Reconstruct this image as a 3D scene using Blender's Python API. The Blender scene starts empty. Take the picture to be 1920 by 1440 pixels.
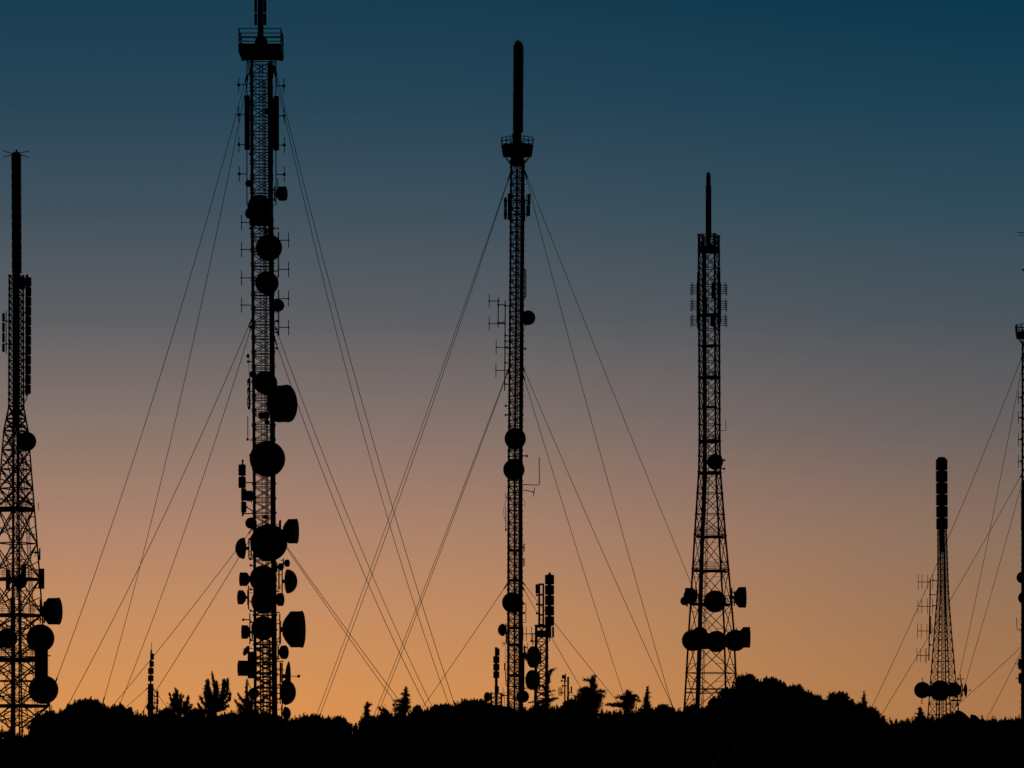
import bpy, math, random
import numpy as np
from mathutils import Vector

# ------------------------------------------------------------------ camera
SC = bpy.context.scene
COL = SC.collection
K = 36.0 / 136.36 / 1920.0        # radians (small angle) per photograph pixel
HY = 1480.0                        # eye level lies just below the picture: the hill is looked up at
cam = bpy.data.cameras.new("camera")
cam.lens = 136.36
cam.sensor_width = 36.0
cam.shift_y = (HY - 720.0) / 1920.0
cam.clip_start = 1.0
cam.clip_end = 30000.0
camo = bpy.data.objects.new("camera", cam)
camo.rotation_euler = (math.radians(90), 0, 0)
COL.objects.link(camo)
SC.camera = camo

# ------------------------------------------------------------------ dusk sky
W = bpy.data.worlds.new("World")
SC.world = W
W.use_nodes = True
nt = W.node_tree
nt.nodes.clear()


def s2l(c):
    c = c / 255.0
    return c / 12.92 if c <= 0.04045 else ((c + 0.055) / 1.055) ** 2.4


def wmath(op, a, b=None, clamp=False):
    n = nt.nodes.new("ShaderNodeMath")
    n.operation = op
    n.use_clamp = clamp
    for i, v in enumerate((a, b)):
        if v is None:
            continue
        if isinstance(v, (int, float)):
            n.inputs[i].default_value = v
        else:
            nt.links.new(v, n.inputs[i])
    return n.outputs[0]


tc = nt.nodes.new("ShaderNodeTexCoord")
sep = nt.nodes.new("ShaderNodeSeparateXYZ")
nt.links.new(tc.outputs["Generated"], sep.inputs[0])
X_, Y_, Z_ = sep.outputs
hor = wmath("SQRT", wmath("ADD", wmath("MULTIPLY", X_, X_), wmath("MULTIPLY", Y_, Y_)))
tanel = wmath("DIVIDE", Z_, wmath("MAXIMUM", hor, 0.001))
fac = wmath("MULTIPLY", tanel, 1 / 0.30, True)          # tangent of elevation, 0 .. 0.30


def sky_ramp(rows, top):
    r = nt.nodes.new("ShaderNodeValToRGB")
    cr = r.color_ramp
    cr.interpolation = 'LINEAR'
    st = [((HY - y) * K / 0.30, [s2l(v) for v in c]) for y, c in rows][::-1]
    st.append((1.0, [s2l(v) for v in top]))
    while len(cr.elements) < len(st):
        cr.elements.new(0.5)
    for e, (p, c) in zip(cr.elements, st):
        e.position = min(1, max(0, p))
        e.color = (*c, 1)
    nt.links.new(fac, r.inputs[0])
    return r.outputs[0]


left = sky_ramp([(0, (24, 60, 81)), (200, (39, 69, 87)), (400, (64, 81, 93)), (600, (93, 95, 99)),
                 (800, (135, 116, 108)), (1000, (175, 132, 107)), (1150, (198, 141, 97)),
                 (1320, (216, 146, 83)), (1480, (222, 146, 66))], (14, 40, 62))
right = sky_ramp([(0, (8, 54, 76)), (200, (26, 64, 84)), (400, (46, 75, 90)), (600, (72, 83, 91)),
                  (800, (101, 95, 95)), (1000, (136, 110, 93)), (1150, (150, 113, 84)),
                  (1320, (166, 116, 75)), (1480, (172, 112, 66))], (6, 34, 56))
az = wmath("DIVIDE", X_, wmath("MAXIMUM", wmath("ABSOLUTE", Y_), 0.001))
azf = nt.nodes.new("ShaderNodeMapRange")
azf.interpolation_type = 'SMOOTHERSTEP'
azf.inputs[1].default_value = -0.09
azf.inputs[2].default_value = 0.19
nt.links.new(az, azf.inputs[0])
mixc = nt.nodes.new("ShaderNodeMix")
mixc.data_type = 'RGBA'
nt.links.new(azf.outputs[0], mixc.inputs[0])
nt.links.new(left, mixc.inputs[6])
nt.links.new(right, mixc.inputs[7])
# the glow fades round the horizon away from where the sun went down, and towards the zenith
away = nt.nodes.new("ShaderNodeMapRange")
away.interpolation_type = 'SMOOTHSTEP'
away.inputs[1].default_value = 0.93
away.inputs[2].default_value = -0.2
away.inputs[3].default_value = 1.0
away.inputs[4].default_value = 0.02
nt.links.new(Y_, away.inputs[0])
below = nt.nodes.new("ShaderNodeMapRange")
below.inputs[1].default_value = -0.06
below.inputs[2].default_value = 0.0
below.inputs[3].default_value = 0.0
below.inputs[4].default_value = 1.0
nt.links.new(Z_, below.inputs[0])
bg = nt.nodes.new("ShaderNodeBackground")
nt.links.new(mixc.outputs[2], bg.inputs[0])
nt.links.new(wmath("MULTIPLY", away.outputs[0], below.outputs[0]), bg.inputs[1])
wo = nt.nodes.new("ShaderNodeOutputWorld")
nt.links.new(bg.outputs[0], wo.inputs[0])

# last trace of the set sun, almost in line with the horizon behind the hill
sun = bpy.data.lights.new("sun", 'SUN')
sun.energy = 0.02
sun.angle = math.radians(3)
sun.color = (1.0, 0.55, 0.28)
suno = bpy.data.objects.new("sun", sun)
suno.rotation_euler = (math.radians(-88.5), 0, math.radians(8))
COL.objects.link(suno)

vs = SC.view_settings
SC.display_settings.display_device = 'sRGB'
vs.view_transform = 'Standard'
vs.look = 'None'
vs.exposure = 0
vs.gamma = 1
SC.cycles.max_bounces = 4


# ------------------------------------------------------------------ materials
def mat(name, c1, c2, scale=3.0, rough=0.8, metal=0.0, bump=0.0):
    m = bpy.data.materials.new(name)
    m.use_nodes = True
    t = m.node_tree
    b = t.nodes["Principled BSDF"]
    g = t.nodes.new("ShaderNodeNewGeometry")
    n = t.nodes.new("ShaderNodeTexNoise")
    n.inputs["Scale"].default_value = scale
    n.inputs["Detail"].default_value = 5
    t.links.new(g.outputs["Position"], n.inputs["Vector"])
    r = t.nodes.new("ShaderNodeValToRGB")
    r.color_ramp.elements[0].position = 0.35
    r.color_ramp.elements[1].position = 0.7
    r.color_ramp.elements[0].color = (*c1, 1)
    r.color_ramp.elements[1].color = (*c2, 1)
    t.links.new(n.outputs[0], r.inputs[0])
    t.links.new(r.outputs[0], b.inputs["Base Color"])
    b.inputs["Roughness"].default_value = rough
    b.inputs["Metallic"].default_value = metal
    b.inputs["Specular IOR Level"].default_value = 0.2
    if bump:
        bp = t.nodes.new("ShaderNodeBump")
        bp.inputs["Strength"].default_value = bump
        t.links.new(n.outputs[0], bp.inputs["Height"])
        t.links.new(bp.outputs[0], b.inputs["Normal"])
    return m


M_STEEL = mat("weathered_steel", (.05, .05, .052), (.085, .083, .08), 1.2, .75)
M_DARK = mat("dark_steel", (.035, .035, .036), (.06, .058, .056), 2.0, .8)
M_DISH = mat("dish_grey", (.06, .062, .066), (.09, .092, .094), .8, .7)
M_RADOME = mat("radome_cloth", (.07, .07, .072), (.1, .1, .1), 1.5, .85)
M_RED = mat("faded_red_paint", (.12, .014, .012), (.18, .022, .016), 1.5, .75)
M_PANEL = mat("panel_grey", (.05, .052, .056), (.075, .078, .08), 1.0, .7)
M_CABLE = mat("black_cable", (.02, .02, .02), (.035, .034, .033), 5, .9)
M_WIRE = mat("galvanised_wire", (.07, .065, .06), (.11, .1, .09), 2, .75)
M_BARK = mat("bark", (.04, .03, .022), (.08, .06, .045), 6, .95, bump=.4)
M_PINE = mat("pine_needles", (.018, .03, .014), (.045, .062, .026), .7, .9)
M_LEAF = mat("broad_leaves", (.03, .042, .016), (.065, .085, .032), .6, .9)
M_GROUND = mat("hill_soil", (.03, .028, .018), (.07, .06, .04), .15, .95, bump=.5)


# ------------------------------------------------------------------ mesh buffer
class MB:
    def __init__(self):
        self.v = []
        self.f = []

    def tube(self, p, q, r, n=5, r2=None, cap=True):
        p = Vector(p); q = Vector(q)
        a = q - p
        if a.length < 1e-6:
            return self
        a.normalize()
        u = a.orthogonal().normalized() if abs(a.z) < .999 else Vector((1, 0, 0))
        w = a.cross(u)
        r2 = r if r2 is None else r2
        o = len(self.v)
        for c, rr in ((p, r), (q, r2)):
            for i in range(n):
                t = 2 * math.pi * i / n
                self.v.append(c + u * (rr * math.cos(t)) + w * (rr * math.sin(t)))
        for i in range(n):
            j = (i + 1) % n
            self.f.append((o + i, o + j, o + n + j, o + n + i))
        if cap:
            self.f.append(tuple(o + i for i in range(n))[::-1])
            self.f.append(tuple(o + n + i for i in range(n)))
        return self

    def path(self, pts, r, n=5):
        o = len(self.v)
        P = [Vector(p) for p in pts]
        for i, p in enumerate(P):
            a = (P[min(i + 1, len(P) - 1)] - P[max(i - 1, 0)]).normalized()
            u = Vector((0, 1, 0)) if abs(a.y) < .9 else Vector((1, 0, 0))
            u = (u - a * u.dot(a)).normalized()
            w = a.cross(u)
            for k in range(n):
                t = 2 * math.pi * k / n
                self.v.append(p + u * (r * math.cos(t)) + w * (r * math.sin(t)))
        for i in range(len(P) - 1):
            for k in range(n):
                j = (k + 1) % n
                b = o + i * n
                self.f.append((b + k, b + j, b + n + j, b + n + k))
        return self

    def box(self, c, sx, sy, sz):
        o = len(self.v)
        c = Vector(c)
        for z in (-1, 1):
            for x, y in ((-1, -1), (1, -1), (1, 1), (-1, 1)):
                self.v.append(c + Vector((x * sx / 2, y * sy / 2, z * sz / 2)))
        for f in ((3, 2, 1, 0), (4, 5, 6, 7), (0, 1, 5, 4), (1, 2, 6, 5), (2, 3, 7, 6), (3, 0, 4, 7)):
            self.f.append(tuple(o + i for i in f))
        return self

    def lathe(self, c, axis, prof, n=20, close=True):
        """prof = [(t along the axis, radius)]"""
        c = Vector(c); a = Vector(axis).normalized()
        u = a.orthogonal().normalized() if abs(a.z) < .999 else Vector((1, 0, 0))
        w = a.cross(u)
        o = len(self.v)
        for t, r in prof:
            for i in range(n):
                q = 2 * math.pi * i / n
                self.v.append(c + a * t + u * (r * math.cos(q)) + w * (r * math.sin(q)))
        for k in range(len(prof) - 1):
            for i in range(n):
                j = (i + 1) % n
                b = o + k * n
                self.f.append((b + i, b + j, b + n + j, b + n + i))
        if close:
            self.f.append(tuple(o + i for i in range(n))[::-1])
            b = o + (len(prof) - 1) * n
            self.f.append(tuple(b + i for i in range(n)))
        return self

    def prism(self, c, w, dp, h, ch=.25):
        """box with chamfered vertical edges, c = centre"""
        x, y, k = w / 2, dp / 2, min(w, dp) * ch
        ring = [(-x + k, -y), (x - k, -y), (x, -y + k), (x, y - k), (x - k, y), (-x + k, y), (-x, y - k), (-x, -y + k)]
        o = len(self.v)
        c = Vector(c)
        e = min(.04, h * .1)
        for z, s in ((-h / 2, .8), (-h / 2 + e, 1), (h / 2 - e, 1), (h / 2, .8)):
            for a, b in ring:
                self.v.append(c + Vector((a * s, b * s, z)))
        for q in range(3):
            for i in range(8):
                j = (i + 1) % 8
                b = o + q * 8
                self.f.append((b + i, b + j, b + 8 + j, b + 8 + i))
        self.f.append(tuple(o + i for i in range(8))[::-1])
        self.f.append(tuple(o + 24 + i for i in range(8)))
        return self

    def build(self, name, m, parent=None, smooth=False):
        me = bpy.data.meshes.new(name)
        me.from_pydata([tuple(v) for v in self.v], [], self.f)
        me.materials.append(m)
        if smooth:
            me.polygons.foreach_set("use_smooth", [True] * len(me.polygons))
        o = bpy.data.objects.new(name, me)
        COL.objects.link(o)
        if parent is not None:
            o.parent = parent
        return o


def tag(o, label=None, cat=None, group=None, kind=None):
    if label: o["label"] = label
    if cat: o["category"] = cat
    if group: o["group"] = group
    if kind: o["kind"] = kind
    return o


# ------------------------------------------------------------------ the hill
def ground_z(x, d):
    if d < 40: z = -1.7
    elif d < 390: z = -1.7 + (d - 40) / 350 * 4.7
    elif d < 430: z = 3.0 + (d - 390) / 40 * 1.6
    elif d < 540: z = 4.6
    else: z = 4.6 - (d - 540) * .05
    return max(z, -60) + .25 * math.sin(x * .09 + d * .03) * min(1, max(0, (d - 30) / 60))


gx = [-6000, -3000, -1500, -800, -400, -200] + list(range(-120, 121, 8)) + [200, 400, 800, 1500, 3000, 6000]
gy = [-6000, -2000, -600, -200, -60, -20, 0, 20, 40] + list(range(55, 560, 12)) + [600, 700, 900, 1300, 2000, 3500, 6000, 12000]
g = MB()
for y in gy:
    for x in gx:
        g.v.append(Vector((x, y, ground_z(x, y))))
nx = len(gx)
for j in range(len(gy) - 1):
    for i in range(nx - 1):
        a = j * nx + i
        g.f.append((a, a + 1, a + nx + 1, a + nx))
tag(g.build("hill", M_GROUND, None, True), "dark earth hill rising gently to the crest under the masts", kind="structure")


# ------------------------------------------------------------------ tower frame
def P(px, py, d):
    """where the thing seen at that spot of the photograph stands, d metres away"""
    return Vector(((px - 960) * K * d, d, (HY - py) * K * d))


class Tower:
    def __init__(self, name, label, cat, x, D, group=None):
        self.D = D
        self.s = K * D
        X = (x - 960) * self.s
        z = ground_z(X, D) - .1
        self.o = bpy.data.objects.new(name, None)
        self.base = Vector((X, D, z))
        self.o.location = self.base
        self.by = HY - z / self.s
        COL.objects.link(self.o)
        tag(self.o, label, cat, group)

    def w(self, x, y, d=0.0):
        return P(x, y, self.D + d) - self.base

    def part(self, mb, name, m, parent=None, smooth=False):
        return mb.build(name, m, self.o if parent is None else parent, smooth)


def interp(prof, y):
    if y <= prof[0][0]:
        return prof[0][1], prof[0][2]
    for a, b in zip(prof, prof[1:]):
        if y <= b[0]:
            t = (y - a[0]) / (b[0] - a[0])
            return a[1] + (b[1] - a[1]) * t, a[2] + (b[2] - a[2]) * t
    a, b = prof[-2], prof[-1]
    t = (y - a[0]) / (b[0] - a[0])
    return a[1] + (b[1] - a[1]) * t, a[2] + (b[2] - a[2]) * t


def lattice(T, prof, levels, n, phi, rl, rb, style='X', band=0, mleg=None, mbr=None):
    """legs (one mesh each) and the bracing between them. prof rows are (y, centre x, half width) in photo px"""
    mleg = mleg or M_STEEL
    ang = [math.radians(phi) + 2 * math.pi * i / n for i in range(n)]
    ext = max(abs(math.cos(a)) for a in ang)

    def pt(i, y):
        cx, hw = interp(prof, y)
        R = hw / ext * T.s
        c = T.w(cx, y)
        return c + Vector((R * math.cos(ang[i % n]), R * math.sin(ang[i % n]), 0))
    ys = sorted(set([p[0] for p in prof] + [T.by]))
    ys = [y for y in ys if y <= T.by]
    for i in range(n):
        m = MB()
        for a, b in zip(ys, ys[1:]):
            m.tube(pt(i, a), pt(i, b), rl, 6)
        for y in levels:      # flanged leg joints
            q = pt(i, y)
            m.tube(q + Vector((0, 0, -.06)), q + Vector((0, 0, .06)), rl * 1.5, 6)
        T.part(m, "leg", mleg)
    m = MB()
    for k, (a, b) in enumerate(zip(levels, levels[1:])):
        for i in range(n):
            m.tube(pt(i, a), pt(i + 1, a), rb, 4)
            a2 = a
            if band:
                m.tube(pt(i, a + band), pt(i + 1, a + band), rb, 4)
                a2 = a + band
            if style == 'Z':
                if (k + i) % 2: m.tube(pt(i, a2), pt(i + 1, b), rb, 4)
                else: m.tube(pt(i + 1, a2), pt(i, b), rb, 4)
            else:
                m.tube(pt(i, a2), pt(i + 1, b), rb, 4)
                m.tube(pt(i + 1, a2), pt(i, b), rb, 4)
            if style == 'K':     # light secondary members
                for f, g_ in ((.25, .25), (.75, .25)):
                    y = a + (b - a) * f
                    A, B = pt(i, a if f < .5 else b), pt(i + 1, b if f < .5 else a)
                    q = A.lerp(B, .25)
                    m.tube(pt(i, y), q, rb * .55, 4)
                    A, B = pt(i + 1, a if f < .5 else b), pt(i, b if f < .5 else a)
                    q2 = A.lerp(B, .25)
                    m.tube(pt(i + 1, y), q2, rb * .55, 4)
    y = levels[-1]
    for i in range(n):
        m.tube(pt(i, y), pt(i + 1, y), rb, 4)
    T.part(m, "bracing", mbr or mleg)
    return pt


def ladder(T, prof, x_off, y0, y1, w, step, r=.018, d=0., scale=False, cage=False):
    m = MB()
    def at(y, o):
        cx, hw = interp(prof, y)
        xo = x_off * hw if scale else x_off
        return T.w(cx + xo + o, y, d)
    ys = np.linspace(y0, y1, max(2, int((y1 - y0) / 60) + 1))
    for o in (-w / 2, w / 2):
        m.path([at(y, o) for y in ys], r * 1.4, 4)
    y = y0
    while y < y1:
        m.tube(at(y, -w / 2), at(y, w / 2), r, 4)
        y += step
    ob = T.part(m, "ladder", M_STEEL)
    if cage:
        c = MB()
        y = y0
        while y < y1:
            q = at(y, 0)
            R = w * .75 * T.s
            pts = [q + Vector((R * math.cos(t), -abs(R * 1.3 * math.sin(t)), 0)) for t in np.linspace(0, math.pi, 8)]
            c.path(pts, .014, 4)
            if y + step * 4 < y1:
                q2 = at(y + step * 4, 0) - q
                for k_ in (0, 3, 7):
                    c.tube(pts[k_], pts[k_] + q2, .012, 4)
            y += step * 4
        T.part(c, "safety_cage", M_STEEL, ob)
    return ob


def cables(T, prof, offs, y0, y1, r, d=0., name="cable_run"):
    m = MB()
    rnd = random.Random(int(y0 * 7 + y1))
    for o in offs:
        pts = []
        for y in np.linspace(y0, y1, int((y1 - y0) / 25) + 2):
            cx, hw = interp(prof, y)
            pts.append(T.w(cx + o + rnd.uniform(-.25, .25), y, d + rnd.uniform(-.03, .03)))
        m.path(pts, r, 5)
    y = y0
    while y < y1:
        cx, hw = interp(prof, y)
        m.tube(T.w(cx + min(offs) - .6, y, d), T.w(cx + max(offs) + .6, y, d), .03, 4)
        y += 13
    return T.part(m, name, M_CABLE)


def facing(az, el=0):
    a = math.radians(az); e = math.radians(el)
    return Vector((math.sin(a) * math.cos(e), -math.cos(a) * math.cos(e), math.sin(e)))


def dish(T, x, y, r, az=0, kind='drum', leg=None, d=None, el=0, deep=None, label=None, feed=True):
    """microwave dish of radius r (photo px) turned az degrees from facing the viewer"""
    s = T.s
    R = r * s
    ax = facing(az, el)
    if d is None:
        d = -1.6 if abs(az) < 60 else -.2
    C = T.w(x, y, d)
    n = 28 if r > 14 else 18
    sk = .55 * R if deep is None else deep * R
    if kind == 'drum':
        back = -.42 * R - sk * .5
        rim = back + .42 * R
        m = MB().lathe(C, ax, [(back, R * .16), (back + .03 * R, R * .44), (back + .16 * R, R * .66), (rim, R * .97),
                               (rim + .02 * R, R), (rim + sk, R), (rim + sk, R * 1.025), (rim + sk + .05 * R, R * 1.025)], n)
        o = T.part(m, "dish_antenna", M_DISH)
        m = MB().lathe(C, ax, [(rim + sk + .055 * R, R * .99), (rim + sk + .085 * R, R * .6), (rim + sk + .1 * R, .05 * R)], n)
        T.part(m, "radome", M_RADOME, o)
        hub = C + ax * back
    elif kind == 'cap':
        m = MB().lathe(C, ax, [(-.5 * R, R * .14), (-.42 * R, R * .5), (-.3 * R, R), (-.24 * R, R * 1.03)], n)
        o = T.part(m, "dish_antenna", M_DISH)
        pr = [(-.235 * R + .78 * R * math.sin(t), R * math.cos(t)) for t in np.linspace(0, 1.5, 9)]
        T.part(MB().lathe(C, ax, pr, n), "radome", M_RADOME, o, True)
        hub = C - ax * (.5 * R)
    else:                     # open shallow reflector with a feed on struts
        pr = [(-.22 * R + .22 * R * (q * q), R * max(q, .05)) for q in np.linspace(0, 1, 7)]
        pr2 = [(t + .035 * R, rr * .98) for t, rr in pr][::-1]
        o = T.part(MB().lathe(C, ax, pr + pr2, n), "dish_antenna", M_DISH, None, True)
        if feed:
            F = C + ax * (.72 * R)
            m = MB().lathe(F, ax, [(-.12 * R, .09 * R), (-.02 * R, .12 * R), (.06 * R, .06 * R)], 8)
            m.tube(C - ax * (.15 * R), F, .035, 5)
            T.part(m, "feed_horn", M_DARK, o)
        hub = C - ax * (.22 * R)
    # pipe mount reaching back to the tower
    m = MB()
    hp = hub - ax * (.12 * R + .12)
    m.tube(hub, hp, R * .12 + .04, 6)
    L = R * .75 + .2
    m.tube(hp + Vector((0, 0, -L)), hp + Vector((0, 0, L)), .06, 6)
    if leg is not None:
        for dz in (-.6, .6):
            q = T.w(leg, y - dz * r * .7, 0)
            m.tube(hp + Vector((0, 0, dz * L)), Vector((q.x, q.y, hp.z + dz * L)), .045, 4)
        m.tube(hub + Vector((0, 0, R * .1)), Vector((q.x, q.y, hp.z - L * .9)), .03, 4)
    T.part(m, "mount", M_DARK, o)
    if label:
        o["label"] = label
    return o


def dipole(T, x, y, h, xb, yb=None, rod=.042, boom=.045, knob=False, tilt=0, d=-.3):
    """vertical rod on a boom reaching to xb"""
    m = MB()
    m.tube(T.w(x - tilt, y - h / 2, d), T.w(x + tilt, y + h / 2, d), rod, 5)
    o = T.part(m, "dipole_antenna", M_DARK)
    m = MB()
    m.tube(T.w(x, y, d), T.w(xb, y if yb is None else yb, d), boom, 5)
    if knob:
        m.lathe(T.w(x, y, d), (1, 0, 0), [(-.14, .07), (-.1, .13), (.1, .13), (.14, .07)], 8)
    else:
        m.tube(T.w(x, y - 1.5, d), T.w(x, y + 1.5, d), rod * 1.8, 5)
    T.part(m, "boom", M_DARK, o)
    return o


def pole(T, x, y0, y1, r=.05, d=-.3, name="support_pole", x1=None, parent=None, m_=None):
    m = MB().tube(T.w(x, y0, d), T.w(x if x1 is None else x1, y1, d), r, 6)
    return T.part(m, name, m_ or M_DARK, parent)


def bracket(T, x0, x1, y, y2=None, r=.055, d=-.2, parent=None):
    m = MB().tube(T.w(x0, y, d), T.w(x1, y if y2 is None else y2, d), r, 5)
    m.box(T.w(x0, y, d), .18, .18, .22)
    return T.part(m, "bracket", M_DARK, parent)


def stack(T, boxes, spine=None, d=-.1, m_=None, name="antenna_stack", spike=None, depth=None, rnd8=False):
    """vertical run of radome boxes (x0, x1, y0, y1) on a spine pipe (x, half width, y0, y1)"""
    m = MB()
    if spine:
        x, hw, y0, y1 = spine[:4]
        m.tube(T.w(x, y0, d), T.w(spine[4] if len(spine) > 4 else x, y1, d), hw * T.s, 10)
    if spike:
        m.tube(T.w(spike[0], spike[1], d), T.w(spike[0], spike[2], d), .03, 5)
        m.lathe(T.w(spike[0], spike[1] + 1, d), (0, 0, 1), [(-.12, .05), (-.06, .1), (.06, .1), (.12, .05)], 8)
    o = T.part(m, name, m_ or M_DARK)
    for x0, x1, y0, y1 in boxes:
        w, h = (x1 - x0) * T.s, (y1 - y0) * T.s
        c = T.w((x0 + x1) / 2, (y0 + y1) / 2, d)
        b = MB()
        if rnd8:
            b.lathe(c, (0, 0, 1), [(-h / 2, w * .42), (-h / 2 + .05, w / 2), (h / 2 - .05, w / 2), (h / 2, w * .42)], 12)
        else:
            b.prism(c, w, depth or w, h, .12)
        T.part(b, "antenna_panel", m_ or M_PANEL, o)
    return o


def notched(x0, x1, y0, y1, step, gap, lean=0):
    out, y = [], y0
    k = 0
    while y < y1 - 2:
        e = min(y + step - gap, y1)
        q = lean * (y - y0) / (y1 - y0)
        out.append((x0 + q, x1 + q, y, e))
        y += step
        k += 1
    return out


def deck(T, x, y, hw, thick, rail=0, n=8, rr=.03, skirt=0, hwt=None, hole=0, nameit="platform", rot=22.5, rails=(1, .5)):
    """work platform with its top surface at y; rail height and skirt height in px"""
    s = T.s
    R = hw * s / max(abs(math.cos(math.radians(rot + i * 360 / n))) for i in range(n))
    Rt = (hwt or hw) * s / (hw * s) * R
    c = T.w(x, y)
    m = MB()
    pts = [Vector((math.cos(math.radians(rot) + 2 * math.pi * i / n), math.sin(math.radians(rot) + 2 * math.pi * i / n), 0)) for i in range(n)]
    t = thick * s
    if hole:   # ring walkway around the shaft
        o = len(m.v)
        for rr_, z in ((R, 0), (R, -t), (R * hole, -t), (R * hole, 0)):
            for p in pts:
                m.v.append(c + p * rr_ + Vector((0, 0, z)))
        for q in range(4):
            for i in range(n):
                j = (i + 1) % n
                q2 = (q + 1) % 4
                m.f.append((o + q * n + i, o + q * n + j, o + q2 * n + j, o + q2 * n + i))
    else:
        o = len(m.v)
        for z in (0, -t):
            for p in pts:
                m.v.append(c + p * R + Vector((0, 0, z)))
        m.f.append(tuple(o + i for i in range(n)))
        m.f.append(tuple(o + n + i for i in range(n))[::-1])
        for i in range(n):
            j = (i + 1) % n
            m.f.append((o + i, o + n + i, o + n + j, o + j))
    for i in range(n):       # joists below
        m.tube(c + pts[i] * R * .98 + Vector((0, 0, -t - .05)), c + pts[(i + n // 2) % n] * R * .98 + Vector((0, 0, -t - .05)), .05, 4)
    o_ = T.part(m, nameit, M_DARK)
    if skirt:
        b = MB()
        o = 0
        for rr_, z in ((R * 1.004, -.02), (Rt * 1.004, skirt * s), (Rt * .97, skirt * s), (R * .97, -.02)):
            for p in pts:
                b.v.append(c + p * rr_ + Vector((0, 0, z)))
        for q in range(4):
            for i in range(n):
                j = (i + 1) % n
                q2 = (q + 1) % 4
                b.f.append((q * n + i, q * n + j, q2 * n + j, q2 * n + i))
        T.part(b, "skirt_panel", M_DARK, o_)
    if rail:
        b = MB()
        for i in range(n):
            a, e = pts[i], pts[(i + 1) % n]
            for f in rails:
                b.tube(c + a * Rt + Vector((0, 0, rail * s * f)), c + e * Rt + Vector((0, 0, rail * s * f)), rr, 5)
            for q in (0, .5):
                pp = a.lerp(e, q)
                b.tube(c + pp * R, c + pp * Rt + Vector((0, 0, rail * s)), rr, 5)
        T.part(b, "railing", M_DARK, o_)
    return o_


def guy(T, a, b, sag, db=0., da=0., r=.029):
    """stay wire from a on the mast to b near the ground, db metres nearer or farther there"""
    A, B = T.w(a[0], a[1], da), T.w(b[0], b[1], db)
    # run on to the ground
    B = B + (B - A).normalized() * 1.2
    L = (B - A).length
    pts = []
    for t in np.linspace(0, 1, 25):
        p = A.lerp(B, float(t))
        p.z -= sag * L * 4 * t * (1 - t)
        pts.append(p)
    m = MB().path(pts, r, 5)
    u = (pts[1] - pts[0]).normalized()
    m.tube(A, A + u * .9, r * 2.4, 5)      # socket and turnbuckle
    q = pts[-2] + (pts[-1] - pts[-2]) * .3
    m.tube(q, q + (pts[-1] - pts[-2]).normalized() * .8, r * 2.4, 5)
    return T.part(m, "guy_wire", M_WIRE)


def small_yagi(T, x0, x1, y, xs, h, d=-.3):
    o = T.part(MB().tube(T.w(x0, y, d), T.w(x1, y, d), .045, 5), "yagi_antenna", M_DARK)
    m = MB()
    for x in xs:
        hh = h * (1 + .08 * math.sin(x * 3.3))
        m.tube(T.w(x, y - hh / 2, d), T.w(x, y + hh / 2, d), .034, 4)
    T.part(m, "elements", M_DARK, o)
    return o


def box_part(T, x0, x1, y0, y1, name="panel_antenna", d=-.4, m_=None, depth=.3):
    c = T.w((x0 + x1) / 2, (y0 + y1) / 2, d)
    return T.part(MB().prism(c, (x1 - x0) * T.s, depth, (y1 - y0) * T.s, .15), name, m_ or M_PANEL)


def seq(a, b, st):
    n = max(1, round((b - a) / st))
    return [a + (b - a) * i / n for i in range(n + 1)]


# =================================================================== tower 1: wide lattice tower, left edge
T = Tower("lattice_tower", "tall black lattice tower with a wide spread base at the left edge of the photo", "radio tower", 31, 340, "self-supporting lattice towers")
pr = [(515, 30.5, 12.5), (762, 30.5, 13.3), (808, 30, 22), (950, 30, 33), (1080, 30, 43), (1200, 30.5, 50), (1335, 31, 61)]
lv = seq(517, 762, 12.5) + [785, 808] + seq(808, 952, 36)[1:] + seq(952, 1152, 66)[1:] + [1190, 1232, 1277, 1322, 1366]
lattice(T, pr, lv[:21], 4, 16, .075, .04)
pr2 = pr
# the spread lower legs are the same legs going on; their bracing is heavier
def brace_only(T, pr, lv, n, phi, rb, style='X', nm="bracing", extra=True):
    ang = [math.radians(phi) + 2 * math.pi * i / n for i in range(n)]
    ext = max(abs(math.cos(a)) for a in ang)
    def pt(i, y):
        cx, hw = interp(pr, y)
        R = hw / ext * T.s
        return T.w(cx, y) + Vector((R * math.cos(ang[i % n]), R * math.sin(ang[i % n]), 0))
    m = MB()
    for a, b in zip(lv, lv[1:]):
        for i in range(n):
            m.tube(pt(i, a), pt(i + 1, a), rb, 4)
            m.tube(pt(i, a), pt(i + 1, b), rb, 4)
            m.tube(pt(i + 1, a), pt(i, b), rb, 4)
            if extra:
                h = (a + b) / 2
                A = pt(i, a).lerp(pt(i + 1, b), .25); B = pt(i + 1, a).lerp(pt(i, b), .25)
                m.tube(pt(i, a + (b - a) * .25), A, rb * .6, 4)
                m.tube(pt(i + 1, a + (b - a) * .25), B, rb * .6, 4)
                A = pt(i, a).lerp(pt(i + 1, b), .75); B = pt(i + 1, a).lerp(pt(i, b), .75)
                m.tube(pt(i + 1, a + (b - a) * .75), A, rb * .6, 4)
                m.tube(pt(i, a + (b - a) * .75), B, rb * .6, 4)
                m.tube(pt(i, h), A, rb * .55, 4)
                m.tube(pt(i + 1, h), B, rb * .55, 4)
    T.part(m, nm, M_STEEL)
    return pt
brace_only(T, pr, lv[20:], 4, 16, .07)
brace_only(T, [(808, 30, 13), (1080, 30, 19), (1335, 30, 22)], seq(815, 1400, 58), 4, 16, .03, extra=False)
cables(T, pr, (-5.5, -3, -.5, 2, 4.5), 515, 800, .075, -.35)
cables(T, pr, (-6.5, -4, 2, 5), 800, 1120, .06, -.35)
cables(T, pr, (-8, -6, -4), 1120, 1400, .11, -.5)
cables(T, pr, (5,), 1120, 1400, .06, -.3)
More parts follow.
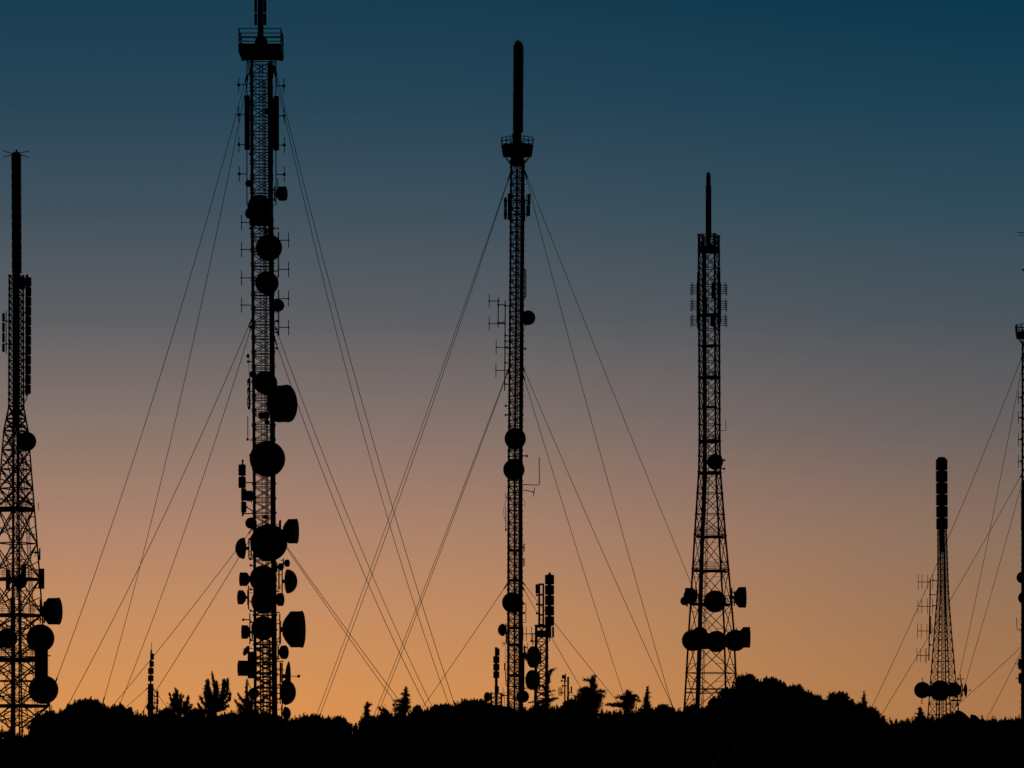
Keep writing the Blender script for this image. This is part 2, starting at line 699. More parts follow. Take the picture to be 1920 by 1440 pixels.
ladder(T, pr, 8, 560, 1400, 3.6, 4.4, .02, -.3, cage=False)
ladder(T, pr, .62, 830, 1340, 5, 4.5, .02, .4, scale=True, cage=True)
stack(T, notched(22, 39, 288, 512, 18.2, .8, 1), (30.5, 7.4, 286, 540), d=0, spike=(31, 282, 288), rnd8=False)
m = MB()
for a, b in (((5, 282.5), (26, 289)), ((36, 287), (55, 283)), ((6, 294.5), (24, 290)), ((37, 289.5), (55, 295.5))):
    m.tube(T.w(a[0], a[1], .3 if a[1] < 284 else -.4), T.w(b[0], b[1], 0), .035, 5)
T.part(m, "crossed_whip_rods", M_DARK)
T.part(MB().box(T.w(42, 530, 0), 9 * T.s, .8, 20 * T.s), "equipment_box", M_DARK)
stack(T, notched(48, 58.5, 520, 739, 18.3, 1.3, -1), (50.5, 2.6, 516, 742), d=-.1, spike=(51, 516, 522))
for y in (586, 604, 663, 674, 733):
    bracket(T, 49, 42, y)
T.part(MB().path([T.w(50.5, 742, -.2), T.w(49, 750, -.2), T.w(45, 757, -.2), T.w(43, 770, -.2)], .04, 5), "feeder_cable", M_CABLE)
stack(T, [(4, 9, 587, 603), (4, 9, 605, 622.5), (4, 9, 624, 642), (4, 9, 644, 660)], None, d=-.2)
pole(T, 11.6, 583, 663, .045)
for y in (602, 645):
    bracket(T, 19, 6, y)
for y, hwk in ((952, 34), (1084, 43), (1152, 47), (1234, 52), (1322, 60)):
    deck(T, 30, y, hwk * .95, 5.5 if y in (952, 1234) else 3.2, rail=16, n=8, rr=.022, hole=.5, rails=(1, .55))
dish(T, 50, 828, 17.5, 8, leg=38, label="round drum dish high on the right of the tower where it starts to spread")
box_part(T, 72, 83, 1066, 1104, d=-.6)
box_part(T, 11, 18.5, 1068, 1106, d=-2.4)
box_part(T, 41, 49, 1058, 1092, d=-2.4)
pole(T, 74.5, 1028, 1050, .07)
bracket(T, 69, 75, 1036)
dish(T, 38, 1091, 12.5, 0, leg=30, d=-2.6)
dish(T, 100, 1146, 25, 80, leg=80, label="side-on drum dish jutting right, its flat face to the right", deep=.75)
pole(T, 83, 1128, 1168, .07)
dish(T, 76, 1197, 25.5, 5, leg=72, d=-2.8, label="upper of the two big round dishes beside the base")
dish(T, 82, 1293, 26.5, -5, leg=75, d=-2.8, label="lower big round dish just above the trees")
T.part(MB().prism(T.w(77.5, 1245, -.8), 24 * T.s, 1.1, 60 * T.s, .3), "equipment_cabin", M_DARK)
dish(T, 14, 1197, 18.5, 0, leg=14, d=-2.6)
bracket(T, 84, 95, 1229.5)
pole(T, 97, 1322, 1350, .035)
for x, y in ((62, 1250), (66, 1030), (72, 943)):
    pole(T, x, y, y + 14, .03)

# =================================================================== tower 2: great guyed mast
T = Tower("guyed_mast", "tallest black guyed mast, crowded with round dishes and topped by a railed platform", "radio mast", 498, 360, "guyed masts")
pr = [(112, 490, 19.5), (400, 491, 19.3), (640, 493.5, 19.8), (850, 494.8, 19.6), (1340, 498, 20.5)]
lv = [112] + seq(140, 1400, 27.3)
lattice(T, pr, lv, 4, 49, .14, .055, band=6.5)
cables(T, pr, (14, 16.5, 19), 118, 1400, .12, -.4)
cables(T, pr, (-19.5, -17.5), 118, 560, .09, -.3)
ladder(T, pr, -1, 118, 1400, 6, 5.4, .02, .5, cage=False)
cables(T, pr, (4.5, 7), 150, 1400, .045, .4, "feeder_cable")
# top column
T.part(MB().lathe(T.w(489.5, 90), (0, 0, 1), [(0, 15.5 * T.s), (5 * T.s, 13.5 * T.s), (19 * T.s, 10 * T.s), (20 * T.s, 6 * T.s)], 8), "mast_cap", M_DARK)
stack(T, [(477, 482, y, y + 22) for y in (-116, -93, -69, -46, -22, 1, 25)] +
      [(494.5, 499.5, y, y + 22) for y in (-116, -93, -69, -46, -22, 1, 25)], (488.6, 5.6, -120, 74), d=0)
deck(T, 489.5, 104, 39.2, 1.6, rail=43, n=4, rr=.045, skirt=15, rot=45, rails=(1, .8, .6))
for x in (463, 517.5):
    pole(T, x, 106, 385, .05, -.5)
for x, y in ((447.5, 159), (447.5, 215), (448, 271), (448.5, 326)):
    dipole(T, x, y, 29, 464, knob=True)
for x, y in ((532, 161), (532.5, 217), (533, 272), (533, 327)):
    dipole(T, x, y, 29, 517, knob=True)
T.part(MB().prism(T.w(463.5, 230, -.2), 9.5 * T.s, .7, 101 * T.s, .2), "panel_antenna", M_PANEL)
T.part(MB().prism(T.w(518, 231, -.2), 10 * T.s, .7, 101 * T.s, .2), "panel_antenna", M_PANEL)
T.part(MB().prism(T.w(509, 231, .1), 9 * T.s, .6, 92 * T.s, .2), "panel_antenna", M_PANEL)
m = MB()
m.tube(T.w(464, 106, -.5), T.w(470, 150, -.5), .06, 5).tube(T.w(470, 130, -.3), T.w(461, 150, -.3), .06, 5)
m.tube(T.w(516, 106, -.5), T.w(510, 150, -.5), .06, 5).tube(T.w(510, 120, -.3), T.w(519, 153, -.3), .06, 5)
T.part(m, "guy_outrigger", M_DARK)
dish(T, 466.5, 344, 6.5, -30, leg=470)
dish(T, 529, 363, 13.5, 72, leg=512, deep=.8, label="small side-on drum dish on the right, highest on the mast")
pole(T, 521, 334, 352, .045)
dish(T, 487, 388, 21.5, -10, leg=490, label="topmost round dish covering the shaft")
T.part(MB().prism(T.w(489, 408, -.8), 42 * T.s, 1.0, 30 * T.s, .2), "equipment_cabin", M_DARK)
dish(T, 469, 400, 10, -40, leg=472, d=-.5)
for y in (417, 468, 521, 572):
    dipole(T, 452.8, y, 28.5, 471)
for y in (450.5, 505, 560, 614):
    dipole(T, 541, y, 28.5, 522)
pole(T, 522, 435, 520, .06)
pole(T, 522.5, 544, 630, .06)
for y in (428, 455, 508, 519, 561, 617, 623):
    bracket(T, 512, 523, y)
bracket(T, 469, 522, 428)
dish(T, 504, 465, 24, 6, leg=505, d=-2.2)
dish(T, 501, 531, 21, -4, leg=502, d=-2.2)
dish(T, 521, 573, 11.5, 12, leg=514, d=-1.2)
box_part(T, 462.5, 467.5, 664, 671, "small_box", depth=.25)
pole(T, 467, 670, 700, .025)
bracket(T, 465, 474, 678)
dish(T, 474, 702, 6.5, -15, leg=476)
for y in (717, 734, 750, 757):
    small_yagi(T, 463, 473, y, (464, 466.5, 469), 10 + y % 5)
pole(T, 467.5, 708, 768, .09)
for y in (711, 727, 742, 762):
    box_part(T, 464.5, 469, y, y + 5, 'junction_box', -.4, M_DARK, .25)
pole(T, 464.6, 780, 826, .04)
bracket(T, 464, 476, 824, 826, .03)
dish(T, 498, 718, 21.5, -3, leg=497, d=-2.2)
dish(T, 529, 757, 34.5, 62, leg=512, d=-.8, deep=.62, label="great deep drum dish turned to the right at half height")
T.part(MB().prism(T.w(495, 779, -.6), 20 * T.s, .8, 11 * T.s, .2), "equipment_box", M_DARK)
dish(T, 501.5, 861, 32.5, 3, leg=500, d=-2.4, label="big round dish a third of the way up, right above the shaft's bare bracing")
stack(T, [(447, 461, 871, 892), (447, 461, 894, 915)], (455, 1.6, 862, 968), d=-.3, spike=(455, 863, 872), rnd8=True)
stack(T, [(452, 462, 916, 938.5), (452, 462, 940.5, 961)], None, d=-.3, rnd8=True)
dish(T, 467, 930, 10, -20, leg=476, d=-.4)
for y in (905, 963):
    bracket(T, 456, 476, y)
bracket(T, 462, 474, 951, 958)
dish(T, 471, 981, 10.5, -10, leg=476)
dish(T, 548, 996, 23, 82, leg=516, deep=.65, label="side-on drum dish on the right, upper one of the large pair")
pole(T, 524, 976, 1012, .06)
dish(T, 452, 1028, 20, -78, 'cap', leg=478, label="domed dish bulging left, beside the large round one")
pole(T, 471, 1018, 1049, .06)
dish(T, 504, 1018, 34, 4, leg=500, d=-2.4, label="largest round dish, with bracing showing just above it")
dish(T, 538, 1056, 7, 60, leg=526)
dish(T, 526, 1063, 7, 60, leg=518)
pole(T, 523, 1068, 1105, .07)
dish(T, 545, 1090, 22.5, 80, 'cap', leg=518, label="domed dish bulging right, just under two tiny dishes")
dish(T, 457, 1086, 13, -75, leg=476, deep=.9)
dish(T, 452, 1120, 13.5, -70, leg=476, deep=.5)
pole(T, 466, 1098, 1143, .06)
dish(T, 525, 1124, 12.5, 70, leg=516, deep=.5)
dish(T, 494, 1086, 25, 0, leg=500, d=-2.3)
dish(T, 495, 1128, 23, 0, leg=500, d=-2.3)
dish(T, 494, 1178, 22, 0, leg=500, d=-2.3)
T.part(MB().prism(T.w(497, 1096, -.9), 40 * T.s, .9, 60 * T.s, .2), "equipment_cabin", M_DARK)
dish(T, 555, 1180, 34, 82, leg=518, deep=.6, label="great side-on drum dish on the right, lowest of the drums")
pole(T, 525.5, 1164, 1207, .08)
dish(T, 459, 1185, 13, -80, leg=474, deep=.75)
pole(T, 468.5, 1150, 1208, .06)
bracket(T, 456, 470, 1162)
dish(T, 462, 1220, 10.5, -55, 'open', leg=474, el=25, d=-.4)
T.part(MB().prism(T.w(473, 1247, -.4), 17 * T.s, .7, 50 * T.s, .2), "equipment_box", M_DARK)
dish(T, 456, 1253, 14.5, -76, leg=476, deep=1.1)
pole(T, 462, 1272, 1290, .04, x1=470)
dish(T, 532, 1223, 13, 62, leg=518, deep=.4)
dish(T, 541, 1268, 28, 86, 'open', leg=520, label="thin dish seen edge-on near the trees")
pole(T, 526, 1242, 1278, .09)
dish(T, 541, 1298, 23.5, 70, 'cap', leg=520)
for y in (1240, 1256, 1290, 1300, 1310):
    bracket(T, 517, 532, y)
pole(T, 529, 1285, 1345, .06)
dish(T, 476, 1300, 10, -20, leg=480)
dish(T, 538, 1338, 13, 75, 'cap', leg=520)
for y in (1060, 1105, 1145, 1166, 1200, 1232, 1262):
    bracket(T, 470, 478, y, y + 2)
    bracket(T, 517, 525, y + 4, y + 3)
# small gear scattered up the shaft
rnd = random.Random(9)
for i in range(14):
    y = rnd.uniform(150, 1150)
    bracket(T, 519.5, 513, y) if i % 2 else bracket(T, 469, 476, y)
for y in (206, 430, 700, 788, 966):
    box_part(T, 493 + y % 7, 500 + y % 9, y, y + 7, "junction_box", .3, M_DARK, .3)
# small gear scattered on the lower shaft
brace_only(T, pr, seq(1205, 1400, 13.6), 4, 49, .035, extra=False)
cables(T, pr, (-9, -4.5, 9), 1200, 1400, .07, .2, "feeder_cable")
rnd = random.Random(5)
for i in range(22):
    y = rnd.uniform(1200, 1325)
    x = 498 + rnd.uniform(-13, 12)
    box_part(T, x, x + rnd.uniform(3, 6), y, y + rnd.uniform(3, 6), "junction_box", -rnd.uniform(.2, .7), M_DARK, .25)
guy(T, (463, 140), (103, 1278), .038, -22)
guy(T, (465, 145), (193, 1313), .046, 24)
guy(T, (472, 598), (127, 1320), .026, -22)
guy(T, (474, 604), (224, 1320), .028, 24)
guy(T, (474, 990), (215, 1318), .008, 24)
guy(T, (475, 1000), (262, 1342), .008, -10)
guy(T, (512, 122), (844, 1322), .062, 14)
guy(T, (515, 124), (854, 1322), .038, -16)
guy(T, (514, 632), (804, 1330), .045, -16)
guy(T, (516, 612), (814, 1330), .034, 14)
guy(T, (517, 998), (752, 1332), .006, 14)
guy(T, (519, 998), (760, 1328), .006, -16)

# =================================================================== tower 3: slim guyed mast, centre
T = Tower("guyed_mast", "slim black guyed mast in the middle with a smooth tube above its platform", "radio mast", 965, 400, "guyed masts")
pr = [(300, 970, 12), (600, 968, 12.2), (900, 965.5, 12.4), (1330, 965.3, 13.6)]
lv = seq(300, 1400, 11.3)
lattice(T, pr, lv, 3, 28, .105, .04, style='Z')
brace_only(T, pr, seq(300, 1400, 22.6), 3, 88, .028, extra=False)
cables(T, pr, (8, 10.5), 300, 1400, .085, -.3)
cables(T, pr, (-11,), 300, 1400, .07, -.3)
ladder(T, pr, 1.5, 300, 1400, 4.5, 4.3, .024, .3)
T.part(MB().tube(T.w(966, 250), T.w(970, 300), 6 * T.s, 8), "mast_neck", M_DARK)
stack(T, notched(962.3, 981.7, 85, 250, 41, .35, -1), (970.5, 7, 86, 292), d=0, spike=(971.5, 76, 84), rnd8=True)
T.part(MB().lathe(T.w(972, 86), (0, 0, 1), [(0, 9 * T.s), (4 * T.s, 7 * T.s), (7 * T.s, 6.4 * T.s)], 12), "tube_cap", M_DARK)
m = MB()
for k in range(4):
    m.tube(T.w(966 + k * 3.6, 74 + (k % 2), 0), T.w(966 + k * 3.6, 82, 0), .02, 4)
T.part(m, "lightning_rods", M_DARK)
for yy in (262, 275):
    T.part(MB().lathe(T.w(970, yy + 12), (0, 0, 1), [(0, 11 * T.s), (8 * T.s, 9 * T.s), (12 * T.s, 6 * T.s)], 8), "mast_collar", M_DARK)
deck(T, 970, 289, 27, 2.5, rail=29, n=8, rr=.045, skirt=16, hwt=30, rails=(1, .8))
m = MB()
for k in range(8):
    t = k * math.pi / 4 + .39
    a = T.w(970, 293); b = T.w(970, 311)
    m.tube(a + Vector((25 * T.s * math.cos(t), 25 * T.s * math.sin(t), 0)), b + Vector((11 * T.s * math.cos(t), 11 * T.s * math.sin(t), 0)), .05, 4)
T.part(m, "platform_braces", M_DARK)
T.part(MB().lathe(T.w(970, 309), (0, 0, 1), [(0, 12.5 * T.s), (16 * T.s, 12.5 * T.s)], 8), "mast_collar", M_DARK)
stack(T, [(945, 950.5, 371, 390), (945, 950.5, 391, 411)], (947.5, .8, 370, 412), d=-.3)
stack(T, [(952, 960, 363, 412)], None, d=-.8)
stack(T, [(976, 985, 372, 414)], None, d=-.6)
stack(T, [(989, 994.5, 364, 385), (988, 994, 386, 405)], (987.5, .8, 364, 408), d=-.3)
for y in (376, 402):
    bracket(T, 946, 993, y)
pole(T, 984, 504, 561, .045)
m = MB()
for k in range(22):
    m.lathe(T.w(985.8, 507 + k * 2.3, -.3), (0, 0, 1), [(-.04, .06), (0, .1), (.04, .06)], 6)
T.part(m, "collinear_antenna", M_DARK)
for y in (506, 556):
    bracket(T, 980, 986, y)
dish(T, 989.5, 596, 13.5, 20, leg=978, d=-.7, label="single round dish hanging off the right side at mid height")
pole(T, 984.5, 585, 613, .04)
# aerial bay on the left
pole(T, 947.3, 564, 733, .055, x1=946.3)
pole(T, 934.2, 558, 613, .055, x1=934)
for y in (571.5, 605):
    bracket(T, 934, 948, y)
for y in (573, 629, 639, 651, 680, 720):
    bracket(T, 947, 957, y, y + 1)
m = MB()
for a, b in (((947, 640), (956, 660)), ((948, 660), (956, 672)), ((941, 607), (947, 598)), ((941, 605), (950, 612))):
    m.tube(T.w(*a, -.3), T.w(*b, -.3), .025, 4)
T.part(m, "stay_rods", M_DARK)
dipole(T, 917.3, 564.5, 26, 938)
dipole(T, 917, 607, 26, 946)
dipole(T, 930.2, 651, 26, 955, 653)
dipole(T, 929.8, 694.5, 26, 953)
bracket(T, 985, 980, 654)
for y in (761, 778):
    bracket(T, 948, 957, y)
    bracket(T, 980, 976, y)
dish(T, 966, 823, 19.6, 0, leg=966, d=-1.6, label="upper of a close pair of round dishes on the shaft")
dish(T, 963.5, 881, 19.6, 0, leg=966, d=-1.6, label="lower of a close pair of round dishes on the shaft")
bracket(T, 988, 978, 855, 854)
pole(T, 987, 852, 858, .03)
m = MB().path([T.w(978, 908.5, -.3), T.w(1010.5, 909.5, -.3), T.w(1011.3, 908, -.3), T.w(1010.8, 857, -.3)], .045, 5)
T.part(m, "whip_antenna", M_DARK)
dipole(T, 1001, 922.5, 17, 978, 918, tilt=-1.2)
T.part(MB().path([T.w(952, 926, -.3), T.w(948, 940, -.3), T.w(944.3, 956, -.3), T.w(945, 968, -.3), T.w(948.5, 980, -.3), T.w(949, 995, -.3)], .022, 5), "feeder_cable", M_CABLE)
T.part(MB().path([T.w(953, 933, -.3), T.w(948, 933, -.3), T.w(947.5, 925, -.3)], .035, 5), "small_bracket", M_DARK)
pole(T, 948.4, 950, 996, .035)
box_part(T, 947, 950, 991, 996, "small_box", depth=.15)
T.part(MB().path([T.w(979, 937, -.3), T.w(983, 938, -.3), T.w(985, 944, -.3), T.w(983.5, 949, -.3)], .02, 4), "feeder_cable", M_CABLE)
for y in (1027, 1054):
    small_yagi(T, 977, 983.5, y, (981.5, 983.3), 15)
for y in (1030, 1086, 1175, 1207, 1265):
    deck(T, 965.3, y, 12.4, 3, n=6, rot=0)
dish(T, 961, 1130, 19.3, 0, leg=966, d=-1.6, label="round dish low on the shaft, alone")
T.part(MB().path([T.w(977, 1167, -.3), T.w(986, 1167, -.3), T.w(986.2, 1165, -.3), T.w(986, 1130, -.3)], .035, 5), "whip_antenna", M_DARK)
bracket(T, 983, 977, 1149)
bracket(T, 982, 977, 1132)
dish(T, 940.5, 1181, 11.5, -62, 'cap', leg=954, d=-.3, label="small domed dish facing left near the foot")
pole(T, 949.3, 1178, 1206, .07)
m = MB()
for t in (0, 60, 120):
    c = T.w(945, 1207, -.5)
    v = Vector((math.cos(math.radians(t)), 0, math.sin(math.radians(t)))) * (7 * T.s)
    m.tube(c - v, c + v, .03, 4)
m.tube(T.w(945, 1207, -.5), T.w(953, 1207, -.3), .045, 4)
T.part(m, "star_antenna", M_DARK)
pole(T, 946.5, 1243, 1257, .08)
pole(T, 947.6, 1212, 1250, .02)
T.part(MB().path([T.w(954, 1257, -.3), T.w(947.5, 1256.5, -.3), T.w(949, 1285, -.3), T.w(954, 1285, -.3)], .05, 5), "loop_antenna", M_DARK)
pole(T, 943.5, 1289, 1303, .025)
bracket(T, 943, 954, 1304)
pole(T, 945.5, 1298, 1330, .03)
pole(T, 983.5, 1210, 1235, .09)
pole(T, 982, 1235, 1312, .08)
pole(T, 986.5, 1222, 1240, .04)
pole(T, 989.3, 1205, 1222, .03)
for y in (1215, 1228, 1237, 1272, 1291):
    bracket(T, 978, 989, y, y - 1)
T.part(MB().prism(T.w(984, 1229, -.4), 7 * T.s, .4, 12 * T.s, .2), "junction_box", M_DARK)
dish(T, 980, 1306, 11.5, 10, leg=972, d=-1.2)
guy(T, (957, 324), (591, 1347), .010, 16)
guy(T, (958, 322), (597, 1347), .016, -18)
guy(T, (955, 688), (701, 1342), .006, 16)
guy(T, (956, 688), (708, 1340), .006, -18)
guy(T, (953, 1092), (787, 1334), .003, 10)
guy(T, (983, 318), (1378, 1292), .006, 28)
guy(T, (984, 322), (1262, 1328), .014, -22)
guy(T, (979, 684), (1264, 1330), .010, -22)
guy(T, (980, 700), (1169, 1302), .008, 28)
guy(T, (978, 1089), (1155, 1312), .004, 20)
guy(T, (978, 1097), (1093, 1296), .004, -12)

# =================================================================== tower 4: self-supporting lattice tower
T = Tower("lattice_tower", "open four-legged lattice tower with a thin red tube on top, right of centre", "radio tower", 1332, 390, "self-supporting lattice towers")
pr = [(441, 1329, 19.5), (820, 1330.5, 19.6), (882, 1330.5, 20.6), (1003, 1331.5, 29.5), (1100, 1333, 37), (1180, 1334, 43), (1330, 1333, 51)]
lv = [441, 470, 503, 535, 562, 590, 618, 648] + seq(648, 885, 29.6)[1:] + [925, 964, 1003, 1067, 1132, 1196, 1262, 1328, 1395]
lattice(T, pr, lv, 4, 26.6, .1, .055, style='K')
cables(T, pr, (-10.5, -8.5, -6.5), 470, 885, .075, -.5)
pc = [(885, 1322, 1), (1003, 1316.5, 1), (1100, 1313.5, 1), (1200, 1311.5, 1), (1330, 1307.5, 1)]
cables(T, pc, (-2, .5, 3), 885, 1405, .09, -.9)
ladder(T, pc, 6, 885, 1400, 4.4, 4, .022, .2)
ladder(T, pc, 9.5, 1010, 1400, 3, 5, .018, .8)
ladder(T, pr, -3.5, 470, 885, 4, 4, .02, .3)
stack(T, [], (1328.3, 4.3, 345, 470), d=0, m_=M_RED, name="top_tube")
T.part(MB().lathe(T.w(1328.3, 345), (0, 0, 1), [(0, 4.3 * T.s), (15 * T.s, 4.2 * T.s), (20 * T.s, 3.4 * T.s), (21.5 * T.s, 2.8 * T.s)], 12), "tube_cap", M_DARK)
T.part(MB().lathe(T.w(1328.5, 438), (0, 0, 1), [(0, 5.6 * T.s), (90 * T.s, 5.2 * T.s)], 12), "tube_sleeve", M_RED)
deck(T, 1329, 468, 17.5, 5, rail=22, n=8, rr=.035, skirt=5)
m = MB()
for a, b in (((1309, 447), (1317, 441)), ((1317, 439), (1349, 443)), ((1315, 438), (1324, 446)), ((1333, 441), (1349, 449)), ((1334, 450), (1346, 442)), ((1310, 452), (1320, 460)), ((1348, 452), (1337, 462))):
    m.tube(T.w(*a, -.6), T.w(*b, .2), .05, 4)
T.part(m, "top_frame", M_STEEL)
for x0, x1, y0, y1 in ((1307, 1312.5, 510, 615), (1345, 1350.8, 508, 615), (1306, 1309, 530, 605), (1349.5, 1352, 530, 605)):
    box_part(T, x0, x1, y0, y1, "panel_antenna", .1)
for x0, x1, y0, y1 in ((1316, 1322, 520, 545), (1334, 1341, 530, 560), (1318, 1326, 560, 585), (1332, 1342, 590, 612), (1317, 1324, 592, 612)):
    box_part(T, x0, x1, y0, y1, "panel_antenna", -.8)
for yc in (543, 573, 602):
    for sx in (-1, 1):
        xi, xo = 1329 + sx * 21, 1329 + sx * 33.5
        fr = MB()
        fr.tube(T.w(xo, yc - 10, -.3), T.w(xo, yc + 12, -.3), .045, 5)
        fr.tube(T.w(xo - sx * 2.8, yc - 14, .2), T.w(xo - sx * 2.8, yc + 9, .2), .045, 5)
        ob = T.part(fr, "antenna_frame", M_DARK)
        e = MB()
        for dy in (-8, -3.5, 0, 4, 8):
            e.tube(T.w(xi, yc + dy, 0), T.w(xo + sx * .8, yc + dy, -.3), .042, 4)
        T.part(e, "crossbars", M_DARK, ob)
for y, hwk in ((589, 17), (648, 15), (706, 17.5), (762, 14), (826, 17), (885, 19)):
    deck(T, 1330, y, hwk, 1.6 if y in (648, 762) else 3.4, n=8, hole=.35, rail=9 if y in (826, 706) else 0, rr=.022)
for y, hwk in ((1005, 28), (1069, 33), (1132, 38)):
    deck(T, 1332, y, hwk * 1.0, 2.8, rail=15, n=4, rot=26.6, rr=.022, hole=.72, rails=(1, .66, .33))
T.part(MB().path([T.w(1350, 807.5, -.3), T.w(1361, 807, -.3), T.w(1361.3, 804, -.3), T.w(1360.8, 788, -.3)], .03, 5), "whip_antenna", M_DARK)
dish(T, 1340.5, 866, 14.5, 5, leg=1340, d=-1.6, label="single small round dish where the tower begins to widen")
T.part(MB().prism(T.w(1347, 866, -1.), 12 * T.s, .7, 24 * T.s, .2), "equipment_box", M_DARK)
bracket(T, 1358, 1350, 863); bracket(T, 1358, 1350, 879)
T.part(MB().prism(T.w(1292, 1110, -.9), 15 * T.s, .9, 15 * T.s, .2), "equipment_box", M_DARK)
dish(T, 1295, 1118, 14.5, -50, leg=1302, d=-1.3)
dish(T, 1284, 1127, 8, -30, leg=1290, d=-1.8)
dish(T, 1340, 1128, 20.2, 0, leg=1340, d=-2.6, label="round dish in front of the upper dish deck")
dish(T, 1391, 1120, 19.5, 80, leg=1372, d=-.2, deep=.6, label="side-on drum dish on the right, upper one")
for y in (1112, 1122, 1130):
    bracket(T, 1370, 1380, y - 2, y)
pole(T, 1377, 1108, 1136, .06)
dish(T, 1299, 1201, 19.6, -8, leg=1306, d=-2.4, label="leftmost round dish of the lower row")
dish(T, 1312, 1190, 14.5, 0, leg=1312, d=-2.9)
T.part(MB().prism(T.w(1318, 1202, -1.), 30 * T.s, .8, 30 * T.s, .2), "equipment_box", M_DARK)
dish(T, 1343, 1203, 19.6, 0, leg=1343, d=-2.4, label="middle round dish of the lower row")
dish(T, 1378, 1201, 19.6, 12, leg=1370, d=-2.4, label="right-hand round dish of the lower row")
T.part(MB().prism(T.w(1362, 1202, -1.4), 18 * T.s, .6, 22 * T.s, .2), "equipment_box", M_DARK)
dish(T, 1399, 1195, 19.5, 82, leg=1380, d=-.2, deep=.6, label="side-on drum dish on the right, lower one")
deck(T, 1333, 1298, 49, .7, rail=6, n=4, rot=26.6, hole=.93, rails=(1,), rr=.045)

# =================================================================== tower 5: short lattice tower, right
T = Tower("lattice_tower", "short tapering lattice tower, notched column on top, belt of dishes low down", "radio tower", 1768, 480, "self-supporting lattice towers")
pr = [(992, 1766.3, 8.3), (1085, 1768, 9.8), (1120, 1768, 11.5), (1190, 1768, 17), (1340, 1769, 30)]
lv = seq(992, 1110, 10.5) + seq(1110, 1200, 15)[1:] + seq(1200, 1400, 20)[1:]
lattice(T, pr, lv, 4, 18, .075, .04)
cables(T, pr, (-3, 0, 2.6), 992, 1035, .18, -.2)
pc5 = [(1035, 1770, 1), (1400, 1775, 1)]
cables(T, pc5, (0,), 1035, 1400, .09, -.3)
ladder(T, pr, -1.5, 1035, 1400, 3, 4.2, .03, .2)
stack(T, notched(1755.3, 1775.6, 861, 992, 22.1, 1.5, 1), (1765.8, 5, 858, 1000), d=0)
T.part(MB().lathe(T.w(1765.5, 862), (0, 0, 1), [(0, 8.5 * T.s), (3.5 * T.s, 7.6 * T.s), (5 * T.s, 5.5 * T.s)], 12), "column_cap", M_DARK)
pole(T, 1744.5, 1085, 1239, .075, x1=1741.5)
for y, dx in ((1091, 0), (1137, -.7), (1183, -1.5), (1229, -2.5)):
    small_yagi(T, 1721.5 + dx, 1746 + dx, y, (1721.8 + dx, 1728.8 + dx, 1739.5 + dx, 1749 + dx if y < 1200 else 1737 + dx), 27)
for y in (1115, 1209):
    bracket(T, 1744, 1758 - (y - 1115) * .09, y)
bracket(T, 1749, 1757, 1088, 1089); bracket(T, 1749, 1755, 1136, 1135)
pole(T, 1744, 1155, 1188, .12)
dish(T, 1729.5, 1294, 15.2, -5, leg=1745, d=-1.2, label="left dish of the low belt")
dish(T, 1762, 1295, 19, 0, leg=1762, d=-2.4, label="central and biggest dish of the low belt")
dish(T, 1788, 1293, 13.2, 5, leg=1785, d=-2., label="right dish of the low belt")
T.part(MB().prism(T.w(1765, 1296, -1.1), 62 * T.s, .9, 20 * T.s, .2), "equipment_box", M_DARK)
dish(T, 1810.5, 1294, 12.5, 70, 'open', leg=1793, d=-.5, label="narrow dish turned to the right beside a pole")
pole(T, 1802, 1275, 1310, .08)
pole(T, 1801.5, 1264, 1276, .05, x1=1800)
bracket(T, 1796, 1808, 1273)
for y in (1288, 1303, 1307):
    bracket(T, 1792, 1803, y)
T.part(MB().box(T.w(1793, 1313, -.8), 18 * T.s, .8, 3 * T.s), "antenna_shelf", M_DARK)
pole(T, 1728.5, 1308, 1320, .06)
pole(T, 1729, 1271, 1280, .05, x1=1731)
pole(T, 1761, 1300, 1400, .1, d=-.6)

# =================================================================== tower 6: guyed mast cut off by the right edge
T = Tower("guyed_mast", "guyed mast cut off by the right edge of the photo, only its left side showing", "radio mast", 1933, 440, "guyed masts")
pr = [(640, 1931, 12.5), (1340, 1931, 14)]
lattice(T, pr, seq(640, 1400, 12), 3, 30, .11, .042, style='Z')
cables(T, pr, (-13, -11), 900, 1400, .12, -.3)
ladder(T, pr, 1.5, 640, 1400, 5, 4.5, .03, .3)
stack(T, notched(1923, 1941, 445, 605, 20, .8), (1932, 6, 440, 640), d=0)
m = MB()
for a, b in (((1907, 436.5), (1931, 435)), ((1931, 437), (1956, 434)), ((1910, 442), (1931, 439)), ((1931, 439), (1953, 443))):
    m.tube(T.w(*a, .3), T.w(*b, 0), .04, 5)
T.part(m, "crossed_whip_rods", M_DARK)
bracket(T, 1918, 1930, 506)
deck(T, 1932, 631, 25, 2.5, rail=21, n=8, rr=.05, skirt=8, hwt=27, rails=(1, .7))
m = MB()
for k in range(8):
    t = k * math.pi / 4 + .39
    a = T.w(1932, 633); b = T.w(1932, 649)
    m.tube(a + Vector((24 * T.s * math.cos(t), 24 * T.s * math.sin(t), 0)), b + Vector((12 * T.s * math.cos(t), 12 * T.s * math.sin(t), 0)), .07, 4)
T.part(m, "platform_braces", M_DARK)
for y in (745, 783, 824, 865):
    dipole(T, 1909.5, y, 25, 1919, rod=.035)
    bracket(T, 1914.5, 1918, y, r=.06)
stack(T, notched(1914.5, 1921, 917.5, 996, 19.7, 1), (1918, 2, 915, 998), d=-.3)
box_part(T, 1917.3, 1923, 1012, 1030)
dish(T, 1917, 1083, 11, -5, leg=1922, d=-1.5, label="upper of two round dishes cut by the photo's edge")
dish(T, 1921, 1121, 12, 0, leg=1924, d=-1.5)
box_part(T, 1915.5, 1924, 1122, 1149, "equipment_box")
